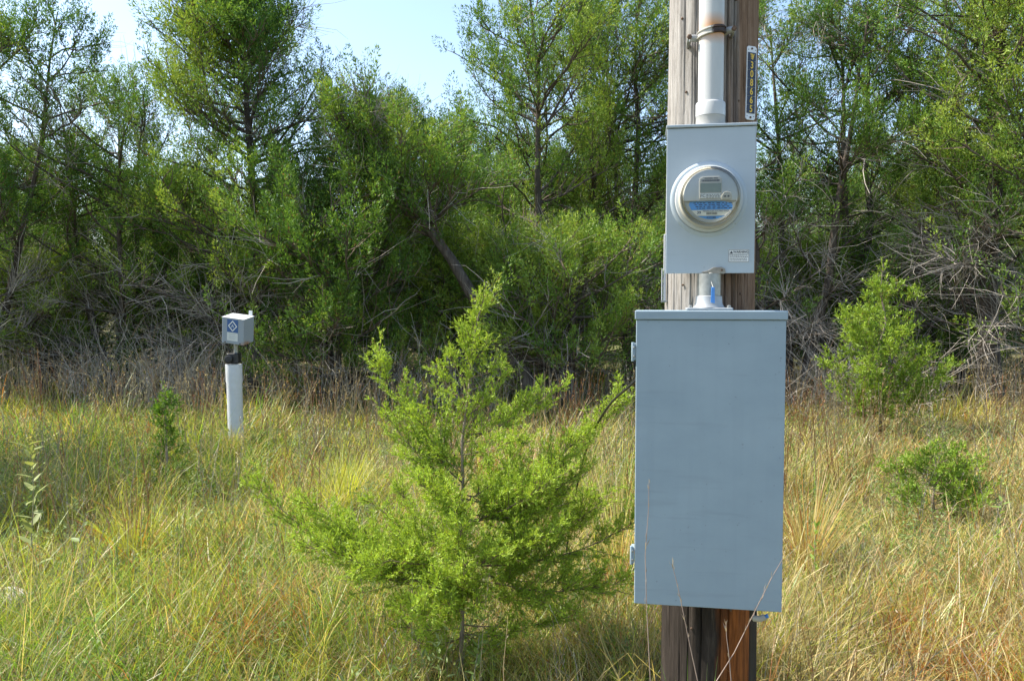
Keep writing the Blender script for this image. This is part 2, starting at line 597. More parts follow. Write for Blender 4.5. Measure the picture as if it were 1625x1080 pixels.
# small solid geometry ---------------------------------------------------------
class MB:
    def __init__(self):
        self.v, self.f, self.sm = [], [], []

    def _add(self, vs, fs, smooth=False):
        o = len(self.v)
        self.v += [tuple(p) for p in vs]
        for f in fs:
            self.f.append([o + i for i in f]); self.sm.append(smooth)
        return self

    def box(self, x0, x1, y0, y1, z0, z1):
        vs = [(x, y, z) for z in (z0, z1) for y in (y0, y1) for x in (x0, x1)]
        return self._add(vs, [(0, 2, 3, 1), (4, 5, 7, 6), (0, 1, 5, 4), (2, 6, 7, 3), (0, 4, 6, 2), (1, 3, 7, 5)])

    def prism(self, outline, y0, y1):
        """outline in (x, z), extruded along y; y0 is the front"""
        n = len(outline)
        vs = [(x, y0, z) for x, z in outline] + [(x, y1, z) for x, z in outline]
        fs = [list(range(n)), list(range(2 * n - 1, n - 1, -1))] + [(i, i + n, (i + 1) % n + n, (i + 1) % n) for i in range(n)]
        return self._add(vs, fs)

    def lathe(self, prof, axis='z', c=(0, 0, 0), seg=48, cap=True):
        """prof: list of (radius, height along the axis); axis 'z' up or 'y' (height counts towards -y)"""
        vs, fs = [], []
        for r, h in prof:
            for k in range(seg):
                a = 2 * math.pi * k / seg
                if axis == 'z': vs.append((c[0] + r * math.cos(a), c[1] + r * math.sin(a), c[2] + h))
                else: vs.append((c[0] + r * math.cos(a), c[1] - h, c[2] + r * math.sin(a)))
        m = len(prof)
        for i in range(m - 1):
            for k in range(seg):
                k2 = (k + 1) % seg
                fs.append((i * seg + k, i * seg + k2, (i + 1) * seg + k2, (i + 1) * seg + k))
        self._add(vs, fs, True)
        if cap:
            o = len(self.v) - len(vs)
            for i in (0, m - 1):
                if prof[i][0] > 1e-5:
                    self.f.append([o + i * seg + k for k in range(seg)]); self.sm.append(False)
        return self

    def tube(self, pts, r, seg=10):
        pts = [Vector(p) for p in pts]
        rs = r if isinstance(r, (list, tuple)) else [r] * len(pts)
        vs, fs = [], []
        up = Vector((0.13, 0.31, 0.94))
        for i, p in enumerate(pts):
            t = (pts[min(i + 1, len(pts) - 1)] - pts[max(i - 1, 0)]).normalized()
            u = t.cross(up)
            if u.length < 1e-3: u = t.cross(Vector((1, 0, 0)))
            u.normalize(); w = t.cross(u)
            for k in range(seg):
                a = 2 * math.pi * k / seg
                vs.append(p + (u * math.cos(a) + w * math.sin(a)) * rs[i])
        for i in range(len(pts) - 1):
            for k in range(seg):
                k2 = (k + 1) % seg
                fs.append((i * seg + k, i * seg + k2, (i + 1) * seg + k2, (i + 1) * seg + k))
        n = len(pts)
        self._add(vs, fs, True)
        o = len(self.v) - len(vs)
        self.f.append([o + k for k in range(seg)]); self.sm.append(False)
        self.f.append([o + (n - 1) * seg + k for k in range(seg)]); self.sm.append(False)
        return self

    def build(self, name, mat, parent=None, bevel=0.0, seg=2):
        me = bpy.data.meshes.new(name)
        me.from_pydata(self.v, [], self.f)
        me.polygons.foreach_set('use_smooth', self.sm)
        bm = bmesh.new(); bm.from_mesh(me)
        bmesh.ops.recalc_face_normals(bm, faces=bm.faces)
        if bevel:
            es = [e for e in bm.edges if len(e.link_faces) == 2 and e.calc_face_angle(0) > 0.6]
            bmesh.ops.bevel(bm, geom=es, offset=bevel, segments=seg, profile=0.5, affect='EDGES', clamp_overlap=True)
        else:
            for e in bm.edges:
                if len(e.link_faces) == 2 and e.calc_face_angle(0) > 0.7:
                    e.smooth = False
        bm.to_mesh(me); bm.free()
        return link(name, me, mat, parent)


def text(body, size, loc, mat, parent, name='lettering', rz=0.0, align='CENTER', sx=1.0, bold=0.0):
    """flat lettering as a thin mesh; stands in the x-z plane facing -y"""
    cu = bpy.data.curves.new('lettering', 'FONT')
    cu.body = body; cu.size = size; cu.align_x = align; cu.align_y = 'CENTER'
    cu.extrude = 0.00025; cu.offset = bold
    cu.resolution_u = 3
    tmp = bpy.data.objects.new('tmp_text', cu)
    COL.objects.link(tmp)
    bpy.context.view_layer.update()
    me = bpy.data.meshes.new_from_object(tmp.evaluated_get(bpy.context.evaluated_depsgraph_get()))
    bpy.data.objects.remove(tmp); bpy.data.curves.remove(cu)
    me.transform(Matrix.Diagonal((sx, 1, 1, 1)))
    me.transform(Matrix.Rotation(math.radians(90), 4, 'X'))
    me.materials.clear()
    o = link(name, me, mat, parent)
    o.location = loc
    o.rotation_euler = (0, 0, rz)
    return o


# ------------------------------------------------------------------ ground
def build_ground():
    xs = np.concatenate([np.linspace(-400, -30, 16), np.arange(-28, 28.01, 0.4), np.linspace(30, 400, 16)])
    ys = np.concatenate([np.linspace(-400, -12, 14), np.arange(-10, 32.01, 0.4), np.linspace(34, 600, 18)])
    X, Y = np.meshgrid(xs, ys)
    Z = ground_z(X, Y)
    v = np.stack([X, Y, Z], -1).reshape(-1, 3)
    nx, ny = len(xs), len(ys)
    i = (np.arange(ny - 1)[:, None] * nx + np.arange(nx - 1)[None, :]).ravel()
    a = Acc(); a.add(v, np.full((len(v), 3), 0.2), [np.stack([i, i + 1, i + nx + 1, i + nx], 1)])
    o = link('ground', a.mesh('ground', True), M_GROUND)
    tag(o, 'brown soil and dry thatch under the grass', 'ground', kind='structure')


build_ground()

# ------------------------------------------------------------------ utility pole and what hangs on it
POLE = (0.702, 2.83)
ROT = math.radians(-9.5)
R_TOP, R_FOOT = 0.150, 0.161          # at 2.65 m and at the ground


def pole_thing(name):
    return empty(name, (POLE[0], POLE[1], 0), ROT)


def pole_r(z):
    return R_FOOT + (R_TOP - R_FOOT) * z / 2.65


def build_pole():
    rng = np.random.default_rng(3)
    root = pole_thing('utility_pole')
    tag(root, 'weathered round wooden utility pole carrying the grey electrical boxes', 'pole')
    na = 360
    zs = np.concatenate([np.linspace(-0.3, 3.2, 110), np.linspace(3.3, 8.2, 24)])
    ang = np.arange(na) / na * 2 * math.pi
    A, Z = np.meshgrid(ang, zs)
    R = pole_r(Z)
    # fine fluting and broad unevenness
    def strip(seed, fa, fz):
        g = np.random.default_rng(seed).uniform(-1, 1, (256, 64))
        x = A / (2 * math.pi) * fa; y = (Z + 1) * fz
        i = np.floor(x).astype(int); j = np.floor(y).astype(int)
        u = x - i; v = y - j
        u = u * u * (3 - 2 * u); v = v * v * (3 - 2 * v)
        i0 = i % int(fa); i1 = (i + 1) % int(fa)
        return (g[i0, j % 64] * (1 - u) + g[i1, j % 64] * u) * (1 - v) + (g[i0, (j + 1) % 64] * (1 - u) + g[i1, (j + 1) % 64] * u) * v
    R = R + strip(1, 11, 0.7) * 0.004 + strip(2, 46, 1.1) * 0.0022 + strip(4, 150, 2.2) * 0.0012
    for k in range(95):
        a0 = rng.uniform(0, 2 * math.pi); z0 = rng.uniform(-0.2, 3.0); ln = rng.uniform(0.4, 2.4)
        wdt = rng.uniform(0.006, 0.016); dep = rng.uniform(0.004, 0.02)
        if k < 4:                                   # long checks on the face seen
            a0 = (-1.15, -1.32, -2.05, -1.75)[k]; z0 = -0.3; ln = 9.0; wdt = (0.022, 0.016, 0.012, 0.014)[k]; dep = 0.03
        ac = a0 + 0.02 * np.sin(Z * rng.uniform(0.6, 1.6) + rng.uniform(0, 6)) + 0.006 * np.sin(Z * 9 + k)
        da = np.abs((A - ac + math.pi) % (2 * math.pi) - math.pi)
        prof = np.clip(1 - da / wdt, 0, 1)
        t = np.clip((Z - z0) / ln, 0, 1)
        R = R - dep * prof * np.sqrt(np.clip(4 * t * (1 - t), 0, 1))
    v = np.stack([R * np.cos(A), R * np.sin(A), Z], -1).reshape(-1, 3)
    nz = len(zs)
    k = np.arange(nz - 1)[:, None] * na; s = np.arange(na)[None, :]; s2 = (s + 1) % na
    q = np.stack(np.broadcast_arrays(k + s, k + s2, k + na + s2, k + na + s), -1).reshape(-1, 4)
    acc = Acc(); acc.add(v, np.full((len(v), 3), 0.3), [q])
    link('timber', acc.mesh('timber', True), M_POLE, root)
    top = MB().lathe([(0.0, 8.23), (pole_r(8.2) - 0.005, 8.19)], cap=False)
    top.build('pole_top', M_POLE, root)
    for x, z in ((-0.11, 2.56), (-0.095, 2.31), (0.062, 2.60), (0.075, 2.27), (-0.10, 1.66), (0.09, 1.63), (0.07, 0.55), (-0.06, 0.48)):
        MB().lathe([(0.0042, 0.0), (0.0042, 0.004), (0.002, 0.006)], 'y', (x, -math.sqrt(pole_r(z) ** 2 - x * x) + 0.001, z), 8).build('nail', M_BOLT, root)
    # pale grounding-wire moulding stapled down the pole's left flank
    g = pole_thing('wire_moulding')
    tag(g, 'thin white wire moulding coming loose on the pole\'s left flank', 'moulding')
    MB().box(-0.163, -0.154, -0.046, -0.03, 1.60, 1.84).build('strip', M_PVC, g, 0.002)
    MB().box(-0.170, -0.1665, -0.046, -0.036, 1.60, 1.72).build('loose_edge', M_PVC, g, 0.001)
    MB().box(-0.172, -0.150, -0.049, -0.0465, 1.602, 1.608).build('staple', M_GALV, g, 0.0005)


build_pole()

MX, PX = -0.023, -0.027        # meter box / panel centre, sideways from the pole's axis
FM, FP = -0.270, -0.372        # their front faces
PB, PT = 0.640, 1.575          # panel bottom / top
MBOT, MTOP = 1.694, 2.168      # meter box bottom / top


def build_panel():
    t = pole_thing('breaker_panel')
    tag(t, 'tall plain grey steel electrical panel, the larger lower box on the pole', 'electrical panel')
    hw = 0.2265
    MB().box(PX - hw + 0.004, PX + hw - 0.004, FP + 0.014, -0.150, PB + 0.006, PT - 0.010).build('enclosure', M_PANEL, t, 0.003)
    MB().box(PX - hw, PX + hw, FP, FP + 0.012, PB, PT - 0.029).build('door', M_PANEL, t, 0.0028, 3)
    # rain lip: folded hood over the door
    MB().prism([(PX - hw - 0.004, PT - 0.028), (PX + hw + 0.004, PT - 0.028), (PX + hw + 0.004, PT), (PX - hw - 0.004, PT)],
               FP - 0.006, -0.152).build('rain_lip', M_PANEL, t, 0.003, 3)
    for z in (1.445, 0.795):
        h = MB()
        h.box(PX - hw - 0.010, PX - hw - 0.001, FP + 0.003, FP + 0.040, z - 0.026, z + 0.026)
        h.tube([(PX - hw - 0.010, FP + 0.004, z - 0.03), (PX - hw - 0.010, FP + 0.004, z + 0.03)], 0.0045, 10)
        ho = h.build('hinge', M_PANEL, t, 0.001)
        for dz in (-0.014, 0.014):
            MB().lathe([(0.0038, 0), (0.0038, 0.003), (0.0025, 0.004)], 'y', (PX - hw - 0.006, FP + 0.003, z + dz), 12).build('screw', M_GALV, ho)
    MB().box(PX - hw - 0.007, PX - hw - 0.0045, FP + 0.006, FP + 0.02, 0.755, 0.768).build('rusty_stub', M_BOLT, t)
    # conduit hub standing on the panel's top with its nipple
    c = pole_thing('conduit_nipple')
    tag(c, 'short galvanized conduit joining the meter box to the panel', 'conduit')
    cx, cy = -0.023, -0.255
    fl = MB().box(cx - 0.072, cx + 0.072, cy - 0.05, cy + 0.05, PT + 0.0005, PT + 0.009)
    f = fl.build('flange', M_CAST, c, 0.003)
    for sx in (-1, 1):
        MB().lathe([(0.006, 0), (0.006, 0.006), (0.003, 0.008)], 'z', (cx + sx * 0.06, cy - 0.038, PT + 0.009), 6).build('bolt', M_GALV, f)
    MB().lathe([(0.050, 0.0), (0.043, 0.012), (0.041, 0.036), (0.037, 0.038)], 'z', (cx, cy, PT + 0.0095)).build('hub', M_CAST, c)
    MB().lathe([(0.0365, 0.0), (0.0365, MBOT - PT - 0.048), ], 'z', (cx, cy, PT + 0.047)).build('pipe', M_GALV, c)
    # black conduit leaving below the panel along the pole's right side
    b = pole_thing('down_conduit')
    tag(b, 'black conduit running into the ground beside the pole foot', 'conduit')
    MB().tube([(0.142, -0.176, -0.15), (0.141, -0.176, 0.3), (0.140, -0.176, 0.64)], 0.0125, 14).build('pipe', M_BLACK, b)
    k = MB().tube([(0.140, -0.160, 0.548), (0.144, -0.191, 0.545), (0.162, -0.196, 0.548), (0.176, -0.195, 0.556)], 0.0105, 10)
    k.build('clamp', M_GREYPVC, b)
    MB().tube([(0.175, -0.195, 0.555), (0.186, -0.196, 0.560)], 0.0075, 6).build('clamp_screw', M_SEAL, b)


def disc(r, a0, a1, n, c=(0, 0)):
    return [(c[0] + r * math.cos(a0 + (a1 - a0) * i / n), c[1] + r * math.sin(a0 + (a1 - a0) * i / n)) for i in range(n + 1)]


def build_meter_box():
    t = pole_thing('meter_box')
    tag(t, 'light grey meter socket box with round meter opening, upper box on the pole', 'meter box')
    hw = 0.1385
    MB().box(MX - hw + 0.003, MX + hw - 0.003, FM + 0.006, -0.146, MBOT + 0.004, MTOP - 0.004).build('enclosure', M_METERBOX, t, 0.002)
    MB().box(MX - hw, MX + hw, FM, FM + 0.005, MBOT, MTOP - 0.011).build('cover', M_METERBOX, t, 0.0016)
    MB().box(MX - hw - 0.002, MX + hw + 0.002, FM - 0.006, -0.148, MTOP - 0.009, MTOP).build('top_lip', M_METERBOX, t, 0.002)
    MB().box(MX + hw + 0.0005, MX + hw + 0.003, FM + 0.002, FM + 0.03, MTOP - 0.032, MTOP - 0.012).build('side_tab', M_METERBOX, t)
    cx, cz = MX - 0.006, 1.930
    MB().lathe([(0.121, 0.0), (0.1165, 0.0045), (0.112, 0.006), (0.107, 0.006)], 'y', (cx, FM, cz), 72, cap=False).build('raised_ring', M_METERBOX, t)
    # hasp
    h = MB().prism([(MX - 0.022, MBOT + 0.001), (MX + 0.046, MBOT - 0.002), (MX + 0.050, MBOT + 0.004), (MX + 0.048, MBOT + 0.014),
                    (MX + 0.038, MBOT + 0.020), (MX + 0.012, MBOT + 0.019), (MX - 0.004, MBOT + 0.009), (MX - 0.024, MBOT + 0.005)], FM - 0.006, FM - 0.001)
    ho = h.build('hasp', M_HASP, t, 0.001)
    MB().lathe([(0.0035, 0.0), (0.0035, 0.003)], 'y', (MX + 0.038, FM - 0.006, MBOT + 0.010), 12).build('rivet', M_BOLT, ho)
    ring = [(MX + 0.004 + 0.0095 * math.cos(a), FM - 0.006 + 0.002 * math.sin(2 * a), MBOT - 0.010 + 0.0095 * math.sin(a)) for a in np.linspace(0, 2 * math.pi, 22)]
    MB().tube(ring, 0.0027, 8).build('lock_ring', M_BEIGE, t)
    # seal tag
    s = pole_thing('meter_seal')
    tag(s, 'small blue plastic seal dangling below the meter box', 'seal')
    MB().prism([(MX + 0.001, 1.600), (MX + 0.014, 1.598), (MX + 0.013, 1.648), (MX + 0.003, 1.650)], FM - 0.048, FM - 0.044).build('blue_tab', M_SEAL, s, 0.001)
    MB().tube([(MX + 0.008, FM - 0.046, 1.648), (MX + 0.005, FM - 0.030, 1.662), (MX + 0.004, FM - 0.008, 1.676)], 0.0008, 6).build('wire', M_GALV, s)
    # warning sticker
    w = MB().box(MX + 0.058, MX + 0.123, FM - 0.0007, FM - 0.0002, MBOT + 0.034, MBOT + 0.076)
    wo = w.build('warning_sticker', M_WHITE, t)
    wo['label'] = 'white warning sticker near the bottom right corner'
    x0, x1, z0, z1 = MX + 0.058, MX + 0.123, MBOT + 0.034, MBOT + 0.076
    y = FM - 0.0011
    fr = MB()
    for a, b, c, d in ((x0 + .001, x1 - .001, z1 - .0022, z1 - .001), (x0 + .001, x1 - .001, z0 + .001, z0 + .0022), (x0 + .001, x0 + .0022, z0 + .0022, z1 - .0022), (x1 - .0022, x1 - .001, z0 + .0022, z1 - .0022), (x0 + .0022, x1 - .0022, z1 - .0165, z1 - .0155)):
        fr.box(a, b, y - 0.0002, y + 0.0002, c, d)
    fr.build('border', M_INK, wo)
    text('WARNING', 0.0108, (x0 + 0.0385, y, z1 - 0.0090), M_INK, wo, sx=0.90, bold=0.0002)
    MB().prism([(x0 + .004, z1 - .0135), (x0 + .0145, z1 - .0135), (x0 + .0092, z1 - .0045)], y - .0002, y + .0002).build('hazard_triangle', M_INK, wo)
    rng = np.random.default_rng(8)
    for i in range(4):
        bm_ = MB(); x = x0 + 0.005
        while x < x1 - 0.008:
            wd = rng.uniform(0.002, 0.006)
            bm_.box(x, min(x + wd, x1 - .005), y - .0002, y + .0002, z1 - .0205 - i * .0052, z1 - .0185 - i * .0052)
            x += wd + 0.0015
        bm_.build('text_line', M_INK, wo)
    for dx, dz in ((-0.110, 0.0405), (-0.1075, 0.046)):
        MB().lathe([(0.0022, 0.0), (0.0022, 0.0012)], 'y', (cx + dx, FM, cz + dz - 0.02), 10).build('pit_mark', M_INK, t)

    # the meter itself
    m = pole_thing('electric_meter')
    tag(m, 'round glass-covered electric meter with display and blue face label', 'electric meter')
    MB().lathe([(0.106, 0.0), (0.106, 0.016), (0.103, 0.022), (0.097, 0.024), (0.096, 0.026)], 'y', (cx, FM, cz), 72, cap=False).build('sealing_ring', M_METERGREY, m)
    MB().lathe([(0.096, 0.018), (0.094, 0.05), (0.090, 0.058), (0.0885, 0.058), (0.0, 0.058)], 'y', (cx, FM, cz), 72, cap=False).build('base_housing', M_BEIGE, m)
    yf = FM - 0.086
    MB().lathe([(0.0835, 0.0585), (0.0815, 0.074)], 'y', (cx, FM, cz), 72, cap=False).build('inner_barrel', M_BEIGE, m)
    # dial: blue and white printed plate, lower half
    face = MB().lathe([(0.0812, 0.070), (0.0812, 0.074), (0.0, 0.074)], 'y', (cx, FM, cz), 72, cap=False).build('dial_plate', M_METERGREY, m)
    yb = FM - 0.0745
    blue = [(cx - 0.064, cz + 0.002), (cx - 0.067, cz - 0.008), (cx - 0.060, cz - 0.0235), (cx + 0.046, cz - 0.0235), (cx + 0.049, cz - 0.012), (cx + 0.044, cz - 0.004), (cx + 0.030, cz), (cx + 0.012, cz + 0.003)]
    MB().prism(blue, yb - 0.0004, yb).build('blue_field', M_BLUE, face)
    white = [(cx - 0.0595, cz - 0.0245), (cx - 0.046, cz - 0.0405), (cx + 0.030, cz - 0.0405), (cx + 0.045, cz - 0.0245)]
    MB().prism(white, yb - 0.0004, yb).build('white_field', M_WHITE, face)
    low = [(cx - 0.045, cz - 0.0415), (cx - 0.020, cz - 0.0505), (cx - 0.006, cz - 0.052), (cx + 0.010, cz - 0.0495), (cx + 0.029, cz - 0.0415)]
    MB().prism(low, yb - 0.0004, yb).build('lower_blue_field', M_BLUE, face)
    text('PEDERNALES ELECTRIC COOP', 0.0052, (cx + 0.005, yb - 0.0008, cz - 0.0278), M_BLUEINK, face)
    text('39', 0.011, (cx - 0.040, yb - 0.0008, cz - 0.0315), M_BLUEINK, face, bold=0.0002)
    text('430288', 0.0085, (cx - 0.008, yb - 0.0008, cz - 0.0465), M_BLUEINK, face)
    bar = MB(); x = cx - 0.020
    while x < cx + 0.008:
        wd = rng.uniform(0.0006, 0.0016); bar.box(x, x + wd, yb - .0007, yb - .00045, cz - 0.0375, cz - 0.031); x += wd + rng.uniform(0.0006, 0.0012)
    bar.build('barcode', M_INK, face)
    for i in range(4):
        ln = MB(); x = cx - 0.055 + 0.003 * i
        while x < cx + 0.04:
            wd = rng.uniform(0.003, 0.010); ln.box(x, x + wd, yb - .0007, yb - .00045, cz - 0.0045 - i * 0.0052, cz - 0.0020 - i * 0.0052); x += wd + rng.uniform(0.002, 0.007)
        ln.build('text_line', M_BLUEINK, face)
    # upper shroud plate
    up = disc(0.0815, -0.19, math.pi + 0.19, 44, (cx, cz))
    MB().prism(up, yf, yf + 0.0105).build('upper_shroud', M_METERGREY, m, 0.0012)
    bez = [(cx - 0.040, cz + 0.0075), (cx + 0.019, cz + 0.0075), (cx + 0.019, cz + 0.066), (cx + 0.012, cz + 0.072), (cx - 0.033, cz + 0.072), (cx - 0.040, cz + 0.066)]
    bz = MB().prism(bez, yf - 0.003, yf - 0.0002).build('display_bezel', M_BEIGE, m, 0.0008)
    ys = yf - 0.0033
    MB().box(cx - 0.038, cx + 0.017, ys - 0.0006, ys, cz + 0.026, cz + 0.0525).build('display_screen', M_LCD, bz)
    MB().box(cx - 0.0375, cx + 0.0165, ys - 0.0004, ys, cz + 0.009, cz + 0.023).build('paper_label', M_WHITE, bz)
    text('FC', 0.0125, (cx - 0.031, ys - 0.0008, cz + 0.016), M_INK, bz)
    for i in range(3):
        ln = MB(); x = cx - 0.022
        while x < cx + 0.014:
            wd = rng.uniform(0.003, 0.007); ln.box(x, x + wd, ys - .0007, ys - .00045, cz + 0.0105 + i * 0.004, cz + 0.0122 + i * 0.004); x += wd + 0.002
        ln.build('text_line', M_INK, bz)
    bar = MB(); x = cx - 0.034
    while x < cx + 0.013:
        wd = rng.uniform(0.0006, 0.0018); bar.box(x, x + wd, ys - .0003, ys, cz + 0.058, cz + 0.0632); x += wd + rng.uniform(0.0006, 0.0012)
    bar.build('serial_barcode', M_INK, bz)
    ln = MB(); ln.box(cx - 0.027, cx - 0.006, ys - .0003, ys, cz + 0.0662, cz + 0.0684); ln.box(cx - 0.003, cx + 0.008, ys - .0003, ys, cz + 0.0662, cz + 0.0684)
    ln.build('text_line', M_INK, bz)
    btn = [(cx + 0.018, cz + 0.004), (cx + 0.042, cz + 0.004), (cx + 0.046, cz + 0.010), (cx + 0.043, cz + 0.024), (cx + 0.034, cz + 0.028), (cx + 0.024, cz + 0.026), (cx + 0.017, cz + 0.014)]
    bo = MB().prism(btn, yf - 0.007, yf - 0.0004).build('port_cover', M_BEIGE, m, 0.0012)
    for dx in (0.0265, 0.0355):
        MB().lathe([(0.0030, 0.0), (0.0030, 0.0012)], 'y', (cx + dx, yf - 0.007, cz + 0.0135), 14).build('port', M_INK, bo)
    # fit the printed and moulded face pieces to the dial
    def fit(o):
        if o.location.length > 1e-6:
            o.location.x = cx + (o.location.x - cx + 0.0105) * 1.15
            o.location.z = cz + (o.location.z - cz - 0.0165) * 1.05
            o.data.transform(Matrix.Diagonal((1.12, 1, 1.08, 1)))
        else:
            for v in o.data.vertices:
                v.co.x = cx + (v.co.x - cx + 0.0105) * 1.15
                v.co.z = cz + (v.co.z - cz - 0.0165) * 1.05
    for o in [*face.children, bz, *bz.children, bo, *bo.children]:
        fit(o)
    # clear cover
    MB().lathe([(0.0952, 0.026), (0.0915, 0.060), (0.0895, 0.094), (0.0865, 0.1015), (0.079, 0.105), (0.0, 0.107)], 'y', (cx, FM, cz), 72, cap=False).build('glass_cover', M_CLEAR, m)


def build_riser():
    t = pole_thing('riser_conduit')
    tag(t, 'off-white conduit rising up the pole from the meter box top', 'conduit')
    cx, cy = -0.021, -0.208
    p = MB().lathe([(0.0405, 0.0), (0.0405, 4.6)], 'z', (0, 0, 0), 48).build('pipe', M_RISER, t)
    for v in p.data.vertices: v.co.z += 2.235
    p.location = (cx, cy, 0)
    MB().lathe([(0.0415, 0.046), (0.0455, 0.044), (0.0475, 0.040), (0.0475, 0.0)], 'z', (cx, cy, 2.204)).build('coupling', M_RISER, t)
    MB().lathe([(0.0465, 0.0), (0.0465, 0.030), (0.047, 0.031)], 'z', (cx, cy, 2.1725)).build('threaded_hub', M_GREYPVC, t)
    MB().lathe([(0.060, 0.0), (0.060, 0.003), (0.050, 0.0045)], 'z', (cx, cy, 2.1683)).build('hub_flange', M_CAST, t)
    a = np.linspace(0, 2 * math.pi, 30)
    MB().tube([(cx + 0.043 * math.cos(q), cy + 0.043 * math.sin(q), 6.84) for q in a], 0.006, 6).build('top_collar', M_GREYPVC, t)
    # two-hole strap, tilted, rusting on the right
    s = pole_thing('pipe_strap')
    tag(s, 'rusting two-lug metal strap bolted round the riser conduit', 'strap')
    tilt = 0.16
    def zz(x): return 2.470 + (x - cx) * tilt
    vs, fs = [], []
    n = 40
    for i in range(n + 1):
        q = math.pi * (1.06 + 0.88 * i / n)
        for r, dz in ((0.0412, -0.0125), (0.0445, -0.0125), (0.0445, 0.0125), (0.0412, 0.0125)):
            x = cx + r * math.cos(q)
            vs.append((x, cy + r * math.sin(q), zz(x) + dz + 0.004 * math.sin(q * 1.0) * -1 * 0.5))
    for i in range(n):
        for k in range(4):
            k2 = (k + 1) % 4
            fs.append((i * 4 + k, i * 4 + k2, i * 4 + 4 + k2, i * 4 + 4 + k))
    fs += [(0, 1, 2, 3), (n * 4, n * 4 + 3, n * 4 + 2, n * 4 + 1)]
    mb = MB(); mb._add(vs, fs, False)
    b = mb.build('band', M_STRAP, s)
    for z in (-0.008, 0.008):
        MB().tube([(cx + 0.0452 * math.cos(math.pi * q), cy + 0.0452 * math.sin(math.pi * q), zz(cx + 0.0452 * math.cos(math.pi * q)) + z) for q in np.linspace(1.06, 1.94, 20)], 0.0028, 6).build('band_rib', M_STRAP, b)
    for sx in (-1, 1):
        x = cx + sx * 0.060
        l = MB().tube([(cx + sx * 0.041, cy + 0.018, zz(cx + sx * 0.041)), (cx + sx * 0.050, cy + 0.004, zz(x) - 0.001), (cx + sx * 0.070, cy - 0.001, zz(x) + sx * 0.001)], [0.011, 0.0115, 0.0105], 12)
        lo = l.build('lug', M_CAST, s)
        MB().lathe([(0.0085, 0.0), (0.0085, 0.006), (0.006, 0.008)], 'y', (x + sx * 0.010, cy - 0.0100, zz(x)), 6).build('bolt_head', M_BOLT, lo)
        MB().tube([(x + sx * 0.009, cy, zz(x)), (x + sx * 0.009, -math.sqrt(max(pole_r(2.47) ** 2 - (x + sx * 0.009) ** 2, 0.001)) + 0.02, zz(x))], 0.007, 8).build('bolt_shank', M_GALV, lo)


def build_tag():
    ang = math.radians(32)
    t = empty('pole_number_tag')
    tag(t, 'narrow number tag reading 308665 nailed upright to the pole', 'number tag')
    # its place on the pole's right front, in the pole's own frame
    q = math.radians(-42)
    lx, ly = 0.1545 * math.cos(q), 0.1545 * math.sin(q)
    c, s = math.cos(ROT), math.sin(ROT)
    t.location = (POLE[0] + lx * c - ly * s, POLE[1] + lx * s + ly * c, 2.333)
    t.rotation_euler = (0, math.radians(0.8), ROT + ang)
    w, h = 0.0200, 0.122
    out = [(-w, -h + 0.006), (-w + 0.006, -h), (w - 0.006, -h), (w, -h + 0.006), (w, h - 0.006), (w - 0.006, h), (-w + 0.006, h), (-w, h - 0.006)]
    p = MB().prism(out, -0.006, -0.003).build('backing_plate', M_ALU, t, 0.0008)
    chars = ['', '3', '0', '8', '6', '6', '5']
    step = 0.0288
    for i, ch in enumerate(chars):
        z = 3 * step - i * step
        k = MB().box(-0.0160, 0.0160, -0.0078, -0.0062, z - step / 2 + 0.0006, z + step / 2 - 0.0006).build('number_tile', M_NAVY, t)
        if ch:
            text(ch, 0.0325, (0, -0.0083, z), M_YELLOW, k, sx=0.80, bold=0.0005)
        else:
            e = MB()
            for j in range(3):
                e.box(-0.0075 + 0.0015 * j, -0.0008, -0.0084, -0.0079, z + 0.006 - j * 0.0065, z + 0.0095 - j * 0.0065)
            e.prism([(0.0005, z - 0.0095), (0.0035, z - 0.0095), (0.0090, z + 0.0095), (0.0062, z + 0.0095), (0.0042, z + 0.002), (0.0025, z + 0.0095), (0.0, z + 0.0095)], -0.0084, -0.0079)
            e.build('emblem', M_YELLOW, k)
    for z in (-0.1135, 0.1135):
        MB().lathe([(0.0035, 0.0), (0.0035, 0.002), (0.002, 0.003)], 'y', (0, -0.006, z), 10).build('nail', M_BOLT, t)
        for x in (-0.014, 0.014):
            MB().lathe([(0.0016, 0.0), (0.0016, 0.0006)], 'y', (x, -0.006, z - math.copysign(0.004, z)), 8).build('nail_hole', M_INK, t)


build_panel()
build_meter_box()
build_riser()
build_tag()


def build_cable():
    # black cable leaving the panel's left side, sagging to the ground behind the young juniper
    pts = [(POLE[0] - 0.16, 2.78, 1.44)] + [tuple(ray(a, b, d)) for a, b, d in ((1006, 606, 2.86), (965, 645, 3.25), (935, 700, 3.6), (917, 765, 3.85), (902, 850, 3.95), (893, 940, 4.0))] + [(0.26, 4.0, -0.06)]
    P = [Vector(p) for p in pts]
    dense = []
    for i in range(len(P) - 1):
        p0, p1, p2, p3 = P[max(i - 1, 0)], P[i], P[i + 1], P[min(i + 2, len(P) - 1)]
        for k in range(6):
            u = k / 6
            dense.append(0.5 * ((2 * p1) + (p2 - p0) * u + (2 * p0 - 5 * p1 + 4 * p2 - p3) * u * u + (3 * p1 - p0 - 3 * p2 + p3) * u ** 3))
    dense.append(P[-1])
    o = MB().tube(dense, 0.0048, 8).build('power_cable', M_BLACK)
    tag(o, 'thin black cable arching from behind the panel down into the grass', 'cable')


build_cable()


